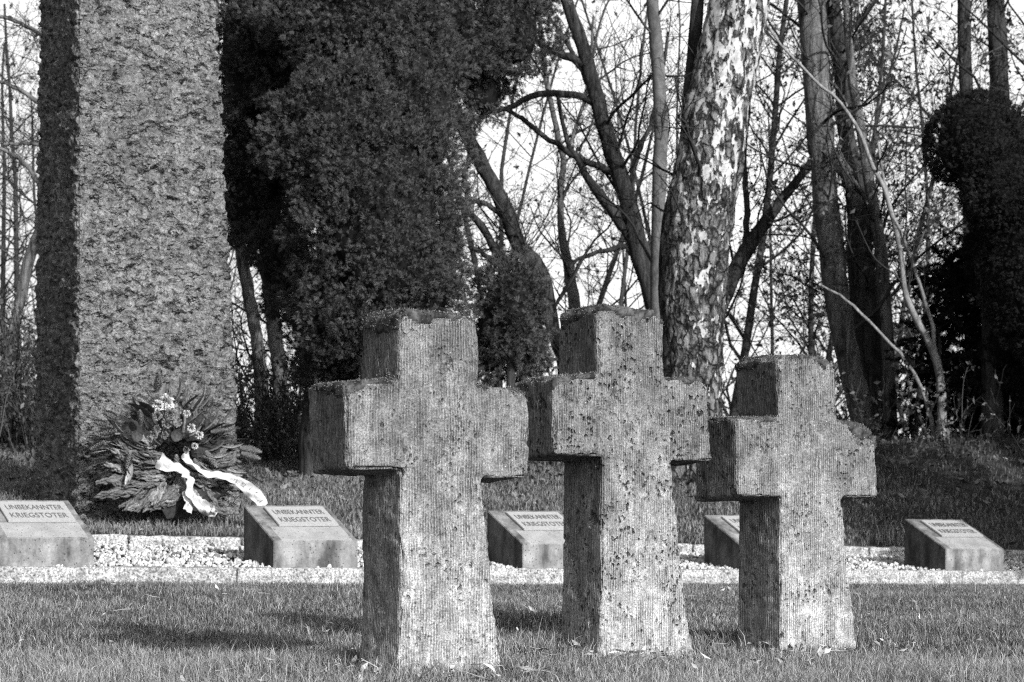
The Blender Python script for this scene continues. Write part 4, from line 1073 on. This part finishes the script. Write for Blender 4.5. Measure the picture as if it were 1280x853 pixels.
bare_tree('distant_tree', 'distant trunk at the top right, left of a stouter one, above the ball shaped evergreen', 27.0,
          [(1215, 400, 10), (1212, 250, 9), (1208, 120, 8.5), (1204, 0, 8), (1200, -60, 7)], [], (14, 160, 800), M_bark, leaves=300)
bare_tree('distant_tree', 'stouter distant trunk at the top right corner, right of a thinner one', 27.5,
          [(1262, 400, 13), (1256, 250, 12), (1250, 120, 12), (1244, 0, 11), (1240, -60, 10)], [], (14, 160, 800), M_bark, leaves=300)
bare_tree('bare_tree', 'leaning dark trunk left of the pillar, partly hidden behind its shaded edge', 24.0,
          [(5, 480, 7), (14, 430, 7), (24, 380, 7), (38, 320, 7), (60, 260, 6), (90, 180, 6), (110, 80, 5), (120, -20, 4)],
          [[(60, 255, 4), (40, 215, 3.2), (10, 190, 2.4), (-25, 180, 1.8)], [(95, 170, 4), (50, 130, 3.2), (10, 105, 2.4), (-30, 100, 1.8)], [(110, 90, 4), (60, 50, 3), (15, 25, 2.2), (-20, 20, 1.8)], [(105, 200, 3), (48, 182, 2.4), (5, 180, 1.8)]],
          (30, 340, 1700), M_bark_mid, up=.02)
bare_tree('twin_trunk_tree', 'slim leaning trunk in the gap between pillar and big evergreen, left of its neighbour', 23.0,
          [(326, 480, 8.5), (320, 420, 8), (311, 370, 8), (300, 310, 7.5), (285, 230, 7)], [], (8, 60, 260), M_bark_mid)
bare_tree('grey_trunk_tree', 'upright smooth grey trunk in the gap between pillar and big evergreen', 24.0,
          [(350, 480, 9.5), (343, 415, 9.5), (336, 350, 9), (330, 280, 9), (322, 180, 8)], [], (8, 60, 260), M_bark_smooth)

# ------------------------------------------------------------------ far wood: reads as one tangle of bare trees
def wood():
    T = Tubes(); LP = []
    spec = []
    for i in range(40):
        D = rng.uniform(27, 44); px = -140+1560*(i+rng.random())/40
        spec.append((px, D))
    for (px, D) in spec:
        x_ = (px-640)/F*D; z0 = gz1(x_, D); h = rng.uniform(7, 11); r0 = rng.uniform(.035, .085)
        k = 14; base = np.array([x_, D, z0-.2]); P = np.empty((k, 3)); d = np.array([rng.normal()*.12, 0, 1.0])
        for q in range(k): P[q] = base; base = base+d*(h/(k-1)); d = d+rng.normal(size=3)*.05; d /= np.linalg.norm(d)
        Rr = np.linspace(r0, r0*.25, k)
        T.batch(P[None], Rr[None], 7, np.array([.5]))
        dens = .85 if px < 980 else 1.4
        P1, R1 = grow(P[None], Rr[None], 30, .33, (30, 75), .15, 8, .42, .02, 1, .16, .5, None, .005, lmax=3.5); T.batch(P1, R1, 4, rng.random(30))
        n2 = int(220*dens); P2, R2 = grow(P1, R1, n2, .5, (30, 75), .08, 6, .6, .1, 1, .18, .2, None, .0035, lmax=1.8); T.batch(P2, R2, 3, rng.random(n2))
        n3 = int(900*dens); P3, R3 = grow(P2, R2, n3, .6, (30, 75), .05, 4, .7, .1, 1, .2, .12, None, .0026, lmax=1.0); T.batch(P3, R3, 3, rng.random(n3))
        nl = int(1300 if px > 960 else 150)
        pi = rng.integers(0, n3, nl); u = rng.random(nl)*2.99; i0 = u.astype(int); LP.append(P3[pi, i0]+(P3[pi, i0+1]-P3[pi, i0])*(u-i0)[:, None])
    props(T.build('distant_wood', M_twig, None), 'tangle of far bare trees against the white sky', 'wood', kind='stuff')
    pos = np.concatenate(LP); n = len(pos)
    props(leafmesh('hanging_dead_leaves', pos, .03+.035*rng.random(n), M_deadleaf, np.clip(.2+.2*rng.normal(size=n), 0, 1)), 'withered leaves still hanging in the far trees', 'leaves', kind='stuff')
wood()

# undergrowth along the crest
def undergrowth():
    T = Tubes(); n = 1900
    px = np.where(rng.random(n) < .62, rng.uniform(-80, 380, n), np.where(rng.random(n) < .75, rng.uniform(380, 830, n), rng.uniform(830, 1400, n))); D = rng.uniform(20.6, 25, n)
    x_ = (px-640)/F*D; z0 = gz(x_, D)
    h = np.where(px < 60, rng.uniform(.6, 1.7, n), np.where(px < 380, rng.uniform(.4, 1.25, n), np.where(px < 1000, rng.uniform(.3, 1.05, n), rng.uniform(.2, .9, n))))
    k = 6; P = np.empty((n, k, 3)); d = np.stack([rng.normal(size=n)*.22, rng.normal(size=n)*.2, np.ones(n)], 1); p = np.stack([x_, D, z0-.03], 1)
    for q in range(k): P[:, q] = p; p = p+d*(h/(k-1))[:, None]; d = d+rng.normal(size=(n, 3))*.13; d /= np.linalg.norm(d, axis=1, keepdims=True)
    Rr = (h*.006)[:, None]*np.linspace(1, .35, k)[None]; T.batch(P, Rr, 4, rng.random(n)**2*1.0)
    P2, R2 = grow(P, Rr, 16000, .4, (20, 60), .2, 4, .6, .15, 1, .2, .08, None, .0025, lmax=.6); T.batch(P2, R2, 3, rng.random(16000))
    props(T.build('undergrowth', mat_tone('undergrowth_stems', .01, .12, .9, .1), None), 'bare brush and shoots along the top of the slope', 'undergrowth', kind='stuff')
    m_ = 30000; pi = rng.integers(0, 16000, m_); u = rng.random(m_)*2.99; i0 = u.astype(int); pos = P2[pi, i0]+(P2[pi, i0+1]-P2[pi, i0])*(u-i0)[:, None]
    props(leafmesh('brush_leaves', pos, .018+.022*rng.random(m_), M_deadleaf, np.clip(.25+.22*rng.normal(size=m_), 0, 1)), 'small leaves in the brush along the slope top', 'leaves', kind='stuff')
undergrowth()

# ivy and litter covering the upper slope, fallen leaves and twigs in the lawn
n = 26000
x, y = scatter(n, 18.0, 25.5, .5, .7); z = gz(x, y)+rng.random(n)*.07
wgt = rng.random(n) < .25+.75*sm(20.5, 23, y)*(1-.6*sm(.5, 2.5, x)); x, y, z = x[wgt], y[wgt], z[wgt]
props(leafmesh('ground_cover', np.stack([x, y, z], 1), .02+.03*rng.random(len(x)), mat_tone('ivy_leaves', .02, .22, .5, .3), np.clip(.3+.25*rng.normal(size=len(x)), 0, 1), .3), 'low ivy leaves and litter under the trees', 'ground cover', kind='stuff')
x1, y1 = scatter(260, 5.6, 13, .3); x2, y2 = scatter(500, 14.5, 24, .3)
cl = [(P0[0]+rng.normal()*.24+.1, P0[1]+.05+rng.normal()*.2) for (P0, wl) in CROSS_BASES for _ in range(60)]
xs = np.concatenate([x1, x2, [c[0] for c in cl]]); ys = np.concatenate([y1, y2, [c[1] for c in cl]])
t, s = ts(xs, ys); ok = (s < -.2) | (s > 1.5); xs, ys = xs[ok], ys[ok]; n = len(xs)
props(leafmesh('fallen_leaves', np.stack([xs, ys, gz(xs, ys)+.014+.022*rng.random(n)], 1), .012+.016*rng.random(n), mat_tone('fallen_leaf', .12, .60, .7, .2), np.clip(.5+.25*rng.normal(size=n), 0, 1), .55), 'scattered withered leaves lying in the grass', 'leaves', kind='stuff')
T = Tubes(); n = 125
tx = np.concatenate([scatter(80, 5.7, 12.5, .2)[0]*.95, [c[0] for c in cl][:90:2]]); ty = np.concatenate([rng.uniform(5.8, 12, 80), [c[1] for c in cl][:90:2]])
P = np.empty((n, 5, 3)); d = rng.normal(size=(n, 3)); d[:, 2] *= .15; d /= np.linalg.norm(d, axis=1, keepdims=True); ln = rng.uniform(.03, .10, n)
p = np.stack([tx, ty, gz(tx, ty)+.03], 1)
for q in range(5): P[:, q] = p; p = p+d*(ln/4)[:, None]; d = d+rng.normal(size=(n, 3))*np.array([.25, .25, .08]); d /= np.linalg.norm(d, axis=1, keepdims=True)
T.batch(P, np.tile([[.0022, .002, .0018, .0015, .001]], (n, 1)), 4, rng.random(n))
props(T.build('fallen_twigs', mat_tone('dry_twig', .03, .4, .9, .1), None), 'dry twigs lying in the grass near the cross feet', 'twigs', kind='stuff')

# evergreens standing outside the frame on the right: they shade the slope
def side_tree(name, label, x_, y_, h, r):
    root = empty(name, (x_, y_, gz1(x_, y_))); props(root, label, 'evergreen tree')
    z0 = gz1(x_, y_)
    tree_trunk(root, 'trunk', [Vector((x_, y_, z0-.1)), Vector((x_, y_, z0+h*.5)), Vector((x_+.1, y_, z0+h*.95))], [.16, .12, .03], M_bark)
    tree_fol(root, [(Vector((x_, y_, z0+h*.40)), (r, r, h*.32)), (Vector((x_+.2, y_, z0+h*.72)), (r*.7, r*.7, h*.28))], 120, .16, M_conifer, gap=-.3, lump=.3)
side_tree('conifer_tree', 'shorter evergreen between the two outside the right picture edge', 8.6, 16.6, 4.8, 1.3)
side_tree('conifer_tree', 'tall evergreen beyond the right picture edge, shading the slope', 7.5, 13.8, 6.2, 1.5)
side_tree('conifer_tree', 'broad evergreen farther beyond the right picture edge', 9.9, 15.8, 6.4, 1.9)
